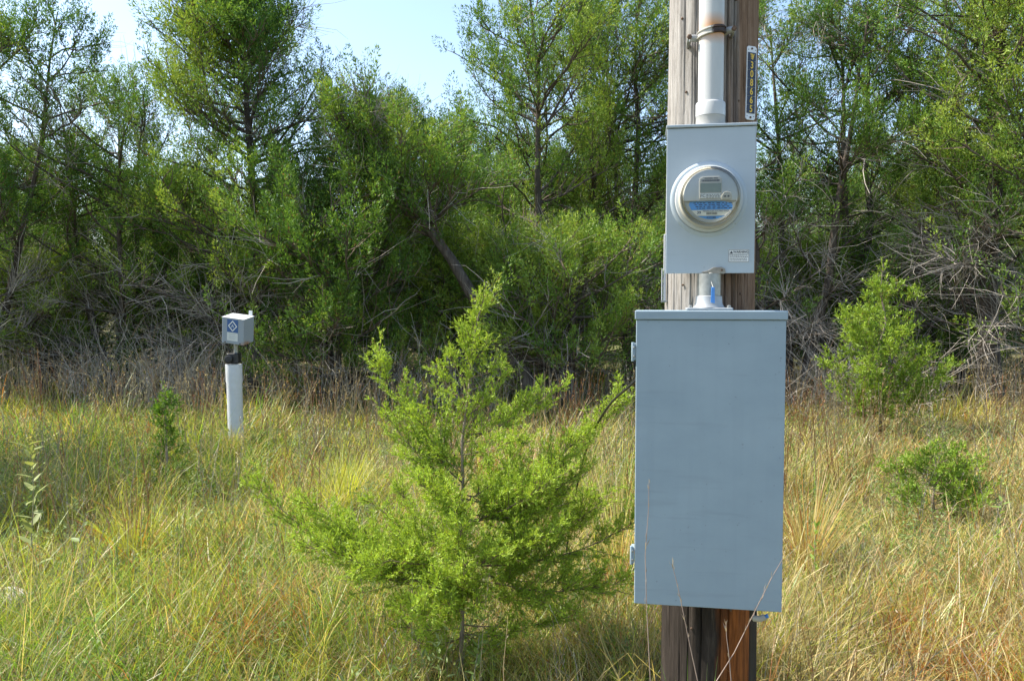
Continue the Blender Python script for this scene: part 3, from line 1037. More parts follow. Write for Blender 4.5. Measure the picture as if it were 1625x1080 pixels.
# ------------------------------------------------------------------ post-mounted box in the meadow
def build_marker():
    Y = 8.1
    base = ray(375, 700, Y); top = ray(371, 580, Y)
    x0 = base[0]
    t = empty('post_mounted_box', (x0, Y, float(ground_z(x0, Y))))
    tag(t, 'small tilted grey box with blue diamond sign on a white pipe post', 'utility box')
    ztop = top[2] - 0.035
    lx = (top[0] - base[0])
    # standpipe leaning slightly
    n = 40; prof = [(0.0765, -0.2), (0.0765, ztop - 0.20), (0.082, ztop - 0.17), (0.082, ztop), (0.074, ztop), (0.074, ztop - 0.05)]
    pm = MB().lathe(prof, 'z', (0, 0, 0), 36, cap=False).build('standpipe', M_PVC, t)
    for v in pm.data.vertices: v.co.x += lx * (v.co.z / ztop)
    MB().lathe([(0.073, ztop - 0.012), (0.070, ztop - 0.006), (0.0, ztop - 0.006)], 'z', (lx, 0, 0), 30, cap=False).build('pipe_plug', M_BLACK, t)
    f = MB().box(lx - 0.055, lx + 0.062, -0.05, 0.05, ztop + 0.008, ztop + 0.115)
    fo = f.build('junction_fitting', M_BLACK, t, 0.012, 3)
    MB().lathe([(0.040, 0.0), (0.040, 0.03), (0.030, 0.034)], 'y', (lx - 0.03, -0.045, ztop + 0.055), 20).build('fitting_cap', M_BLACK, fo)
    MB().tube([(lx - 0.03, 0, ztop + 0.08), (lx - 0.045, -0.02, ztop + 0.17), (lx - 0.03, -0.02, ztop + 0.24)], 0.008, 8).build('wire_loop', M_BLACK, t)
    MB().tube([(lx + 0.02, 0, ztop + 0.06), (lx + 0.03, 0.0, ztop + 0.27)], 0.022, 14).build('neck_pipe', M_GALV, t)
    # box, tilted towards the camera and to its right
    bx = empty('box_pivot')
    bx.parent = t
    bx.location = (lx + 0.045, 0.0, ztop + 0.225)
    bx.rotation_euler = (math.radians(9), math.radians(7), math.radians(-9))
    piv = Matrix.LocRotScale(bx.location, bx.rotation_euler, None)
    bpy.data.objects.remove(bx)
    w, d, h = 0.118, 0.105, 0.262
    def put(o):
        o.matrix_local = piv
        return o
    body = put(MB().box(-w, w, -d, d, 0.0, h).build('box', M_BOXRUST, t, 0.006))
    put(MB().box(-w - 0.003, w + 0.003, -d - 0.003, d + 0.003, h + 0.0005, h + 0.007).build('lid', M_SIGNPALE, t, 0.002))
    put(MB().box(0.055, 0.095, d + 0.004, d + 0.008, h - 0.05, h + 0.055).build('mounting_tab', M_SIGNPALE, t, 0.002))
    y = -d - 0.001
    MB().box(-0.060, 0.056, y - 0.0015, y, 0.122, h - 0.010).build('sign_plate', M_SIGNBLUE, body)
    sp = MB().box(-0.060, 0.056, y - 0.0015, y, 0.034, 0.121).build('notice_plate', M_SIGNPALE, body)
    cz, cx = 0.187, -0.001
    dm = MB()
    k = 0.050; k2 = 0.037
    O = [(cx + k, cz), (cx, cz + k * 1.15), (cx - k, cz), (cx, cz - k * 1.15)]
    I = [(cx + k2, cz), (cx, cz + k2 * 1.15), (cx - k2, cz), (cx, cz - k2 * 1.15)]
    for i in range(4):
        j = (i + 1) % 4
        dm.prism([O[i], O[j], I[j], I[i]], y - 0.0032, y - 0.0018)
    dm.build('diamond_emblem', M_WHITE, body)
    text('A', 0.045, (cx, y - 0.0030, cz), M_WHITE, body)
    for i in range(4):
        ln = MB()
        ln.box(-0.040, 0.035 - 0.01 * (i % 2), y - 0.0022, y - 0.0018, 0.108 - i * 0.018, 0.113 - i * 0.018)
        ln.build('text_line', M_METERGREY, body)
    for sx in (-0.08, 0.08):
        MB().lathe([(0.006, 0), (0.006, 0.006)], 'y', (sx, -d, 0.016), 8).build('screw', M_BOLT, body)


build_marker()

# ------------------------------------------------------------------ junipers
G_PAL = np.array([(0.066, 0.145, 0.024), (0.138, 0.250, 0.038), (0.290, 0.385, 0.062), (0.085, 0.110, 0.028)])


def juniper(name, label, X, Y, H, Rr, seed, lean=(0, 0), stems=2, bare=0.3, limbs=58, hue=0.5, dead=1100, group='junipers of the thicket edge',
            rad=0.085, peak=0.45, tuft=60, fol=1.0, into=None, low=0.12, aim=None):
    rng = np.random.default_rng(seed)
    acc_t, acc_f, acc_d = Acc(), Acc(), Acc()
    # stems
    az = rng.uniform(0, 2 * math.pi) + np.arange(stems) * 2 * math.pi / stems + rng.normal(size=stems) * 0.3
    sp = rng.uniform(0.06, 0.22, stems) * (0 if stems == 1 else 1)
    K = 10
    tt = np.linspace(0, 1, K)
    S = np.zeros((stems, K, 3)); hs = H * rng.uniform(0.8, 1.0, stems); hs[0] = H
    for i in range(stems):
        ox = math.cos(az[i]) * sp[i] * H; oy = math.sin(az[i]) * sp[i] * H
        wob = np.cumsum(rng.normal(size=(K, 2)) * 0.035 * H / 6, 0)
        S[i, :, 0] = math.cos(az[i]) * 0.08 + ox * tt ** 0.8 + lean[0] * tt ** 1.1 + wob[:, 0]
        S[i, :, 1] = math.sin(az[i]) * 0.08 + oy * tt ** 0.8 + lean[1] * tt ** 1.1 + wob[:, 1]
        S[i, :, 2] = -0.15 + (hs[i] + 0.15) * tt * 0.96
    SR = rad * (hs / 6.0)[:, None] ** 0.5 * (1 - 0.88 * tt[None, :]) * rng.uniform(0.75, 1.15, (stems, 1))
    SR[:, 0] *= 1.35
    tubes(acc_t, S, SR, np.full((stems, 3), 0.2), 9)
    # limbs
    nl = int(limbs * 1.25)
    si = rng.integers(0, stems, nl); t = low + (0.985 - low) * rng.uniform(size=nl) ** 0.85
    bp, bd = along(S, si, t)
    hrel = bp[:, 2] / H
    prof = np.where(hrel < peak, 0.72 + 0.28 * hrel / peak, ((1 - hrel) / (1 - peak)).clip(0, 1) ** 0.75 + 0.08)
    a = rng.uniform(0, 2 * math.pi, nl)
    if aim is not None:
        k = rng.uniform(size=nl) < 0.45
        a[k] = aim + rng.normal(size=k.sum()) * 0.7
    el = 0.15 + 0.52 * hrel + rng.normal(size=nl) * 0.18
    ld = np.stack([np.cos(a) * np.cos(el), np.sin(a) * np.cos(el), np.sin(el)], -1)
    ll = Rr * prof * rng.uniform(0.6, 1.12, nl)
    LP = grow(rng, bp, ld, ll, 8, 0.15, 0.06)
    LR = (0.008 + 0.009 * ll[:, None]) * np.linspace(1, 0.22, 8)[None, :]
    tubes(acc_t, LP, LR, np.full((nl, 3), 0.2), 5)
    # side branches
    per = 10
    li = np.repeat(np.arange(nl), per); ns = len(li)
    ts = rng.uniform(0.22, 1.0, ns)
    sb, sdir = along(LP, li, ts)
    sdir = unit(sdir * 0.8 + rng.normal(size=(ns, 3)) * 0.55 + np.array([0, 0, 0.28]))
    sl = (0.22 + 0.30 * ll[li] * (1.15 - ts)) * rng.uniform(0.6, 1.2, ns)
    # and short boughs straight off the upper stems, so the crown closes round them
    nc = int(26 * stems * H / 6)
    ci = rng.integers(0, stems, nc); tc_ = rng.uniform(max(bare, 0.3), 1.0, nc)
    cb, cd = along(S, ci, tc_)
    ca = rng.uniform(0, 2 * math.pi, nc)
    cdir = unit(np.stack([np.cos(ca), np.sin(ca), rng.uniform(0.3, 1.2, nc)], -1))
    sb = np.concatenate([sb, cb]); sdir = np.concatenate([sdir, cdir]); ts = np.concatenate([ts, np.ones(nc)])
    sl = np.concatenate([sl, rng.uniform(0.3, 0.75, nc) * (1.2 - 0.6 * tc_)]); ns = len(sb)
    SP = grow(rng, sb, sdir, sl, 4, 0.18, 0.13)
    SRr = (0.0085 + 0.002 * rng.uniform(size=(ns, 1))) * np.linspace(1, 0.35, 4)[None, :]
    hs_ = SP[:, -1, 2] / H
    outer = ts
    p_alive = np.clip((hs_ - bare) / 0.20 + 0.25, 0.16, 1.0) * np.clip(0.62 + 0.55 * outer, 0, 1) * fol * 0.85 * np.clip(0.30 + 1.6 * VN4(SP[:, -1, 0] * 0.8 + SP[:, -1, 1] + seed, SP[:, -1, 2], 1.1), 0, 1.2)
    alive = rng.uniform(size=ns) < p_alive
    tc_a = np.array([[0.15, 0.11, 0.085]]) * rng.uniform(0.7, 1.3, (ns, 1))
    tc_d = np.array([[0.30, 0.27, 0.24]]) * rng.uniform(0.55, 1.3, (ns, 1))
    tubes(acc_d, SP, SRr, np.where(alive[:, None], tc_a, tc_d), 3)
    # fine dead twigs on the dead side branches and low limbs
    di = np.where(~alive)[0]
    dead = min(int(dead * 1.25), len(di) * 6)
    if len(di) and dead:
        k = rng.choice(di, dead)
        b2, d2 = along(SP, k, rng.uniform(0.1, 1, dead))
        d2 = unit(d2 + rng.normal(size=(dead, 3)) * 0.65 + np.array([0, 0, -0.08]))
        P2 = grow(rng, b2, d2, rng.uniform(0.15, 0.9, dead), 4, 0.20, -0.05)
        R2 = rng.uniform(0.0022, 0.0058, (dead, 1)) * np.linspace(1, 0.4, 4)[None, :]
        tubes(acc_d, P2, R2, np.array([[0.37, 0.335, 0.29]]) * rng.uniform(0.45, 1.35, (dead, 1)), 3)
    # foliage: upright feathery plumes, each a spindle of fine sprigs
    ai = np.where(alive)[0]
    pt = 2                                           # a big plume at the tip, a small one on the way
    k = np.repeat(ai, pt); nt_ = len(k)
    big = np.tile(np.array([1.0, 0.0]), len(ai)) > 0.5
    tp = np.where(big, rng.uniform(0.70, 1.0, nt_), rng.uniform(0.15, 0.6, nt_))
    tb, td = along(SP, k, tp)
    td = unit(td * 0.6 + rng.normal(size=(nt_, 3)) * 0.30 + np.array([0, 0, 0.70]))
    tl = np.where(big, rng.uniform(0.30, 0.60, nt_), rng.uniform(0.16, 0.32, nt_))
    tw = np.clip(hue + np.repeat(rng.normal(size=len(ai)), pt) * 0.22 + rng.normal(size=nt_) * 0.06 + 0.9 * (VN3(tb[:, 0] + seed, tb[:, 2] + tb[:, 1], 0.9) - 0.5), 0, 1)
    q = np.repeat(np.arange(nt_), np.where(big, int(tuft * 1.6), int(tuft * 0.4))); nq = len(q)
    u = rng.uniform(size=nq)
    rr = rng.normal(size=(nq, 3)); rr -= (rr * td[q]).sum(1, keepdims=True) * td[q]; rr = unit(rr)
    # lumpy outline: every plume bulges differently round its axis
    lump = 0.75 + 0.5 * VN2(rr[:, 0] * 2 + q * 1.37, rr[:, 1] * 2 + u * 3, 1.0)
    rad_ = tl[q] * 0.30 * np.sqrt(u + 0.03) * (1.03 - u) * 1.9 * rng.uniform(0.08, 1.0, nq) ** 0.45 * lump
    fb = tb[q] + td[q] * ((u - 0.12) * tl[q])[:, None] + rr * rad_[:, None]
    fd = unit(td[q] * 0.95 + rr * 0.65 + rng.normal(size=(nq, 3)) * 0.28)
    w = np.clip(tw[q] + 0.25 * (u - 0.5) + rng.normal(size=nq) * 0.10, 0, 0.999) * 2.0  # tips yellower: new growth, plus a sunlit-tip look put into the colour
    i0 = w.astype(int); wf = (w - i0)[:, None]
    col = G_PAL[i0] * (1 - wf) + G_PAL[np.minimum(i0 + 1, 2)] * wf
    brown = rng.uniform(size=nq) < 0.04
    col[brown] = (0.16, 0.10, 0.04)
    col = col * rng.uniform(0.8, 1.2, (nq, 1))
    sprigs(acc_f, fb, fd, rng.uniform(0.032, 0.066, nq), rng.uniform(0.015, 0.025, nq), col, rng, rr + td[q] * 0.35)
    z0 = float(ground_z(X, Y))
    if into is not None:
        for src, dst in ((acc_t, into[0]), (acc_f, into[1]), (acc_d, into[2])):
            off = np.array([X, Y, z0])
            fs = []
            for kk in (3, 4):
                if src.f[kk]: fs.append(np.concatenate(src.f[kk]))
            dst.add(np.concatenate(src.v) + off, np.concatenate(src.c), fs)
        return None
    root = empty(name, (X, Y, z0))
    tag(root, label, 'juniper tree', group)
    link('trunk', acc_t.mesh('trunk', True), M_BARK, root)
    link('crown', acc_f.mesh('crown'), M_JUNI, root)
    link('dead_twigs', acc_d.mesh('dead_twigs'), M_TWIG, root)['kind'] = 'stuff'
    return root


def at_px(px, Y):
    return float((px - 812.5) / FPX * Y)


#        label, px of the base, distance, height, radius, ...
TREES = [
    ('dark juniper cut by the left edge of the picture', -50, 12.6, 6.5, 1.8, 21, dict(stems=3, bare=0.34, hue=0.25, dead=1500, fol=1.2, limbs=72, peak=0.6)),
    ('thin ragged juniper with pale dead boughs, second from the left edge', 195, 14.0, 5.8, 2.0, 22, dict(stems=4, bare=0.40, hue=0.30, dead=1600, fol=1.0, limbs=66)),
    ('tallest green conical juniper rising behind the small sign box', 405, 12.9, 7.3, 2.45, 23, dict(stems=1, bare=0.24, hue=0.60, dead=1500, limbs=125, peak=0.34, fol=1.5, lean=(-0.1, 0))),
    ('juniper with a dark trunk leaning left over the middle of the thicket', 880, 11.3, 4.4, 1.4, 24, dict(stems=1, bare=0.55, hue=0.45, lean=(-2.9, 0.2), rad=0.16, dead=700, limbs=36, low=0.55, peak=0.7)),
    ('low bushy juniper hanging to the ground left of the young juniper', 545, 12.0, 3.5, 1.8, 25, dict(stems=3, bare=0.08, hue=0.50, dead=1100, limbs=64, low=0.04)),
    ('pointed juniper filling the notch below the pale sky', 640, 15.2, 5.3, 1.8, 26, dict(stems=1, bare=0.15, hue=0.35, dead=600, limbs=54)),
    ('tall open juniper with several upright stems left of the pole', 865, 14.2, 7.0, 2.2, 27, dict(stems=3, bare=0.30, hue=0.45, dead=1100, limbs=80, fol=1.1, peak=0.55)),
    ('airy juniper whose crown touches the left side of the pole', 1000, 14.6, 7.5, 1.9, 28, dict(stems=2, bare=0.30, hue=0.42, dead=900, limbs=72, fol=1.1, peak=0.55)),
    ('low spreading juniper at the thicket foot just left of the panel', 900, 11.6, 2.4, 1.7, 29, dict(stems=4, bare=0.06, hue=0.62, dead=900, limbs=54, low=0.04)),
    ('slender dark juniper just right of the pole', 1265, 13.2, 6.8, 1.7, 30, dict(stems=3, bare=0.38, hue=0.28, dead=1500, limbs=66, fol=1.1, peak=0.6)),
    ('juniper with bowed dark trunks between the pole and the right edge', 1385, 13.6, 7.6, 2.1, 31, dict(stems=3, bare=0.38, hue=0.40, dead=1700, limbs=76, fol=1.1, peak=0.6)),
    ('heavy-trunked juniper filling the upper right corner', 1575, 12.2, 7.6, 2.3, 32, dict(stems=2, bare=0.30, hue=0.55, dead=1500, limbs=86, rad=0.15, fol=1.15, aim=3.4, peak=0.6)),
    ('yellow-green juniper bough cut by the right edge of the picture', 1710, 10.6, 5.8, 1.7, 33, dict(stems=2, bare=0.25, hue=0.85, dead=600, limbs=54)),
]
ROOTS = {}
for lab, px, Y, H, Rr, sd_, kw in TREES:
    ROOTS[sd_] = juniper('juniper_tree', lab, at_px(px, Y), Y, H, Rr, sd_, **kw)


def copy_tree(src, label, X, Y, rz, sc):
    """a copy of a thing with copies of its parts (mesh data shared)"""
    r = src.copy(); COL.objects.link(r)
    r.location = (X, Y, float(ground_z(X, Y))); r.rotation_euler = (0, 0, rz); r.scale = (sc, sc, sc)
    r['label'] = label
    for ch in src.children:
        c = ch.copy(); COL.objects.link(c); c.parent = r
    return r


# the tree just beyond the left edge of the picture that shades the left of the meadow
copy_tree(ROOTS[31], 'broad juniper outside the left edge shading the meadow', -7.8, 7.1, 2.0, 0.74)
copy_tree(ROOTS[25], 'low juniper bush under the dead boughs at the left', at_px(270, 14.2), 14.2, 2.1, 0.85)
copy_tree(ROOTS[29], 'low juniper bush at the far left foot of the thicket', at_px(60, 13.6), 13.6, 1.2, 0.9)
copy_tree(ROOTS[29], 'low juniper bush in the shade right of the panel', at_px(1300, 14.4), 14.4, 4.0, 1.0)
copy_tree(ROOTS[25], 'low juniper bush below the heavy trunk at the right', at_px(1520, 14.0), 14.0, 4.4, 0.8)
copy_tree(ROOTS[29], 'low juniper bush behind the young juniper\'s tip', at_px(730, 13.4), 13.4, 2.6, 1.0)


def background_wood():
    """wood behind the edge, one mass: junipers like those of the edge, standing on the ground behind it"""
    rng = np.random.default_rng(77)
    pts, rots, scl, idx = [], [], [], []
    for Y, step, H in ((16.6, 1.9, 3.0), (18.2, 2.0, 5.4), (21.5, 2.4, 5.6), (26.0, 2.8, 5.6), (32.0, 3.4, 5.6)):
        for x in np.arange(-0.72 * Y - 2, 0.72 * Y + 2.01, step):
            X = x + rng.normal() * 0.5; YY = Y + rng.normal() * 0.7
            px = 812.5 + FPX * X / YY
            h = H * rng.uniform(0.82, 1.06)
            if H > 5:
                if 40 < px < 330: h *= 0.82
                if 470 < px < 720: h *= 0.70
            low = H < 5
            k = int(rng.integers(0, 2)) + (0 if low else 2)
            h0 = (3.5, 2.4, 5.3, 6.8)[k]
            pts.append((X, YY, float(ground_z(X, YY)))); rots.append(rng.uniform(0, 6.28)); scl.append(h / h0); idx.append(k)
    me = bpy.data.meshes.new('background_wood')
    me.from_pydata(pts, [], [])
    for nm, ty, val in (('rz', 'FLOAT', rots), ('scl', 'FLOAT', scl), ('idx', 'INT', idx)):
        at = me.attributes.new(nm, ty, 'POINT'); at.data.foreach_set('value', val)
    o = link('background_wood', me, None)
    tag(o, 'mass of further dark junipers deep behind the thicket edge', 'wood', kind='stuff')
    ng = bpy.data.node_groups.new('wood_scatter', 'GeometryNodeTree')
    ng.interface.new_socket('Geometry', in_out='INPUT', socket_type='NodeSocketGeometry')
    ng.interface.new_socket('Geometry', in_out='OUTPUT', socket_type='NodeSocketGeometry')
    gi = ng.nodes.new('NodeGroupInput'); go = ng.nodes.new('NodeGroupOutput')
    iop = ng.nodes.new('GeometryNodeInstanceOnPoints')
    ng.links.new(gi.outputs[0], iop.inputs['Points'])
    outer = ng.nodes.new('GeometryNodeJoinGeometry')
    for sd_ in (30, 26, 29, 25):                     # joined in reverse link order: index 0 is the last one linked
        j = ng.nodes.new('GeometryNodeJoinGeometry')
        for ch in ROOTS[sd_].children:
            oi = ng.nodes.new('GeometryNodeObjectInfo'); oi.inputs['Object'].default_value = ch
            oi.inputs['As Instance'].default_value = True
            oi.transform_space = 'ORIGINAL'
            ng.links.new(oi.outputs['Geometry'], j.inputs[0])
        g2i = ng.nodes.new('GeometryNodeGeometryToInstance')
        ng.links.new(j.outputs[0], g2i.inputs[0]); ng.links.new(g2i.outputs[0], outer.inputs[0])
    ng.links.new(outer.outputs[0], iop.inputs['Instance'])
    iop.inputs['Pick Instance'].default_value = True
    def attr(nm, ty):
        n = ng.nodes.new('GeometryNodeInputNamedAttribute'); n.data_type = ty; n.inputs['Name'].default_value = nm
        return n.outputs[0]
    ng.links.new(attr('idx', 'INT'), iop.inputs['Instance Index'])
    ng.links.new(attr('scl', 'FLOAT'), iop.inputs['Scale'])
    cb = ng.nodes.new('ShaderNodeCombineXYZ'); ng.links.new(attr('rz', 'FLOAT'), cb.inputs['Z'])
    e2r = ng.nodes.new('FunctionNodeEulerToRotation'); ng.links.new(cb.outputs[0], e2r.inputs[0])
    ng.links.new(e2r.outputs[0], iop.inputs['Rotation'])
    ng.links.new(iop.outputs[0], go.inputs[0])
    md = o.modifiers.new('scatter', 'NODES'); md.node_group = ng


background_wood()


# ------------------------------------------------------------------ young junipers near the camera
def sapling(name, label, X, Y, prim, seed, sec_step=0.030, leaf=0.013, leaf_w=0.0042, hue=0.8, trunk=None, sec_len=0.26, per=6, group=None, rtrunk=0.014):
    """prim: list of (point on the trunk as height, end point xyz relative to the base)"""
    rng = np.random.default_rng(seed)
    at, af = Acc(), Acc()
    z0 = float(ground_z(X, Y))
    T = np.array(trunk, float)
    tubes(at, T[None], np.linspace(1, 0.16, len(T))[None] * rtrunk, np.array([[0.27, 0.215, 0.165]]), 8)
    zt = T[:, 2]
    B, E = [], []
    for h, e in prim:
        B.append([np.interp(h, zt, T[:, i]) for i in range(3)]); E.append(e)
    B = np.array(B); E = np.array(E, float)
    n = len(B); K = 9
    tt = np.linspace(0, 1, K)[None, :, None]
    L = np.linalg.norm(E - B, axis=1)
    sag = np.array([0, 0, -1.0])[None, None] * (0.10 * L[:, None, None]) * (4 * tt * (1 - tt)) * rng.uniform(0.3, 1.2, (n, 1, 1))
    P = B[:, None] * (1 - tt) + E[:, None] * tt + sag + np.cumsum(rng.normal(size=(n, K, 3)) * 0.010, 1) * L[:, None, None]
    R = (0.0016 + 0.0040 * L[:, None]) * np.linspace(1, 0.22, K)[None, :]
    tubes(at, P, R, np.array([[0.18, 0.135, 0.10]]) * rng.uniform(0.8, 1.25, (n, 1)), 5)
    # the leader carries foliage too
    kt = np.linspace(0, 1, K)
    top = np.stack([np.interp(kt * 0.62 + 0.38, np.linspace(0, 1, len(T)), T[:, i]) for i in range(3)], -1)
    P = np.concatenate([P, top[None]]); L = np.concatenate([L, [np.linalg.norm(top[-1] - top[0])]])
    cnt = np.maximum((L / sec_step).astype(int), 4)
    pi = np.repeat(np.arange(len(P)), cnt); ns = len(pi)
    ts = 0.12 + 0.88 * rng.uniform(size=ns) ** 0.8
    ts[pi == len(P) - 1] = rng.uniform(0, 1, (pi == len(P) - 1).sum())
    sb, sd2 = along(P, pi, ts)
    rr = rng.normal(size=(ns, 3)); rr -= (rr * sd2).sum(1, keepdims=True) * sd2; rr = unit(rr)
    sdir = unit(sd2 * 0.85 + rr * 0.75 + np.array([0, 0, 0.35]))
    sl = sec_len * (1.08 - 0.75 * ts) * rng.uniform(0.45, 1.15, ns) * np.clip(L[pi] / 0.6, 0.5, 1.15)
    sl[pi == len(P) - 1] *= 0.62
    SP = grow(rng, sb, sdir, sl, 5, 0.12, 0.08)
    tubes(at, SP, np.full((ns, 1), 0.0017) * np.linspace(1, 0.5, 5)[None, :], np.array([[0.17, 0.13, 0.08]]) * rng.uniform(0.7, 1.3, (ns, 1)), 3)
    cnt2 = np.maximum((sl / (sec_step * 0.42)).astype(int), 3)
    qi = np.repeat(np.arange(ns), cnt2); nq = len(qi)
    t2 = 0.06 + 0.94 * rng.uniform(size=nq)
    qb, qd = along(SP, qi, t2)
    qdir = unit(qd * 0.9 + rng.normal(size=(nq, 3)) * 0.55 + np.array([0, 0, 0.15]))
    ql = rng.uniform(0.6, 1.5, nq) * leaf * 2.0
    QP = grow(rng, qb, qdir, ql, 3, 0.15, 0.08)
    fi = np.repeat(np.arange(nq), per); nf = len(fi)
    fb, fd = along(QP, fi, rng.uniform(0, 1, nf))
    fdir = unit(fd * 0.9 + rand_dir(rng, nf) * 0.62)
    tw = np.clip(hue + rng.normal(size=ns) * 0.16, 0, 1)
    # foliage nearer the branch bases is a deeper green
    inner = np.clip(1.15 - ts, 0, 1)[qi][fi] * 0.35
    w = np.clip(tw[qi][fi] - inner + 0.2 + rng.normal(size=nf) * 0.1, 0, 1)[:, None]
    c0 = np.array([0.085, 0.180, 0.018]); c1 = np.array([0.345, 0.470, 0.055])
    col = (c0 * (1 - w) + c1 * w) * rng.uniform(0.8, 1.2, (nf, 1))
    br = rng.uniform(size=nf) < 0.03
    col[br] = (0.22, 0.15, 0.05)
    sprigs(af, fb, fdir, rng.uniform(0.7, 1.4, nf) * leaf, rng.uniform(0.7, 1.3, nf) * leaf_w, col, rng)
    root = empty(name, (X, Y, z0))
    tag(root, label, 'young juniper', group)
    link('trunk', at.mesh('trunk', True), M_TWIG, root)
    link('crown', af.mesh('crown'), M_JUNI, root)
    return root


def hero():
    Y = 3.4
    b = ray(730, 1075, Y)
    X = b[0]; z0 = float(ground_z(X, Y))
    o = np.array([X, Y, z0])
    rng = np.random.default_rng(5)
    def R(px, py, dy=0.0):
        return ray(px, py, Y + dy) - o
    trunk = [(0, 0, -0.05)] + [tuple(R(px, py, d)) for px, py, d in ((734, 960, 0), (729, 860, 0.02), (735, 780, -0.01), (733, 700, -0.02), (744, 620, 0.01), (748, 560, 0.01), (757, 510, 0.0), (768, 472, 0.0))]
    ends = [  # trunk height seen at py, tip px, py, depth offset
        (930, 395, 768, 0.05), (920, 470, 800, -0.18), (905, 540, 850, 0.22), (890, 480, 860, -0.28), (870, 590, 800, 0.15),
        (900, 995, 830, 0.0), (915, 1000, 900, -0.15), (890, 965, 760, 0.2), (880, 900, 830, -0.35), (905, 940, 930, 0.15),
        (850, 975, 630, 0.10), (840, 910, 700, -0.1), (820, 880, 760, -0.25), (800, 850, 690, 0.22), (830, 930, 740, 0.05),
        (870, 800, 880, -0.42), (900, 690, 900, -0.40), (880, 640, 880, -0.25), (930, 760, 960, -0.35), (935, 860, 955, -0.2),
        (800, 640, 720, 0.1), (790, 660, 760, -0.2), (770, 620, 650, 0.0), (760, 598, 560, 0.08), (750, 660, 650, -0.12),
        (700, 820, 640, 0.1), (690, 885, 612, 0.0), (720, 810, 700, -0.2), (660, 800, 590, -0.05), (640, 690, 590, 0.1),
        (620, 715, 560, -0.05), (600, 795, 580, 0.05), (740, 690, 700, 0.25), (780, 780, 760, 0.35), (840, 700, 830, 0.4),
        (860, 830, 850, 0.4), (945, 690, 985, -0.1), (950, 620, 950, 0.1), (940, 560, 905, 0.0), (780, 870, 800, -0.05), (810, 900, 790, -0.15), (560, 770, 545, -0.06), (580, 735, 520, 0.06),
        (830, 718, 775, -0.36), (870, 752, 840, -0.42), (930, 738, 905, -0.45), (960, 712, 955, -0.4),
        (1000, 610, 985, 0.05), (1010, 660, 1020, -0.2), (1005, 830, 1000, -0.15), (1000, 800, 1025, 0.1), (1015, 700, 1040, 0.15), (990, 900, 970, 0.0)]
    prim = []
    for py0, px, py, d in ends:
        h = R(732, py0)[2]
        e = R(px, py, d)
        prim.append((h, e))
        if rng.uniform() < 0.35 and py > 700:
            e2 = e + rng.normal(size=3) * np.array([0.12, 0.15, 0.06]); prim.append((h * 0.97, e2))
    sapling('young_juniper', 'bright green young juniper, waist-high, in the grass left of the panel', X, Y, prim, 51, trunk=trunk,
            sec_step=0.0158, leaf=0.0138, leaf_w=0.0050, hue=1.0, sec_len=0.27, per=7, rtrunk=0.0105)


hero()


def simple_sapling(label, px, Y, H, W, seed, n=30, **kw):
    rng = np.random.default_rng(seed)
    X = at_px(px, Y)
    T = [(0, 0, -0.05)] + [(rng.normal() * 0.012 * H, rng.normal() * 0.012 * H, H * k / 6) for k in range(1, 7)]
    prim = []
    for i in range(n):
        h = H * (0.06 + 0.80 * (i + rng.uniform()) / n)
        a = rng.uniform(0, 2 * math.pi)
        r = W * (1 - h / H) ** 0.65 * rng.uniform(0.65, 1.1)
        prim.append((h, (r * math.cos(a), r * math.sin(a), h + r * rng.uniform(0.25, 0.75))))
    return sapling('young_juniper', label, X, Y, prim, seed, trunk=T, **kw)


simple_sapling('man-high yellow-green juniper against the dark thicket right of the panel', 1402, 9.6, 2.05, 0.80, 61, n=40, sec_step=0.046, leaf=0.036, leaf_w=0.014, hue=0.52, sec_len=0.48, per=6, rtrunk=0.03)
simple_sapling('slim dark juniper seedling in the grass left of the white post', 262, 6.7, 0.95, 0.17, 62, n=34, sec_step=0.036, leaf=0.028, leaf_w=0.012, hue=0.05, sec_len=0.20, per=6)
simple_sapling('low dense green bush in the dry grass near the right edge', 1490, 5.7, 0.60, 0.46, 63, n=40, sec_step=0.034, leaf=0.024, leaf_w=0.011, hue=0.42, sec_len=0.30, per=6)


# ------------------------------------------------------------------ grass
C_YG = np.array([0.420, 0.450, 0.060]); C_GR = np.array([0.170, 0.290, 0.040]); C_ST = np.array([0.540, 0.440, 0.190])
C_OR = np.array([0.420, 0.175, 0.045]); C_GY = np.array([0.340, 0.310, 0.250])


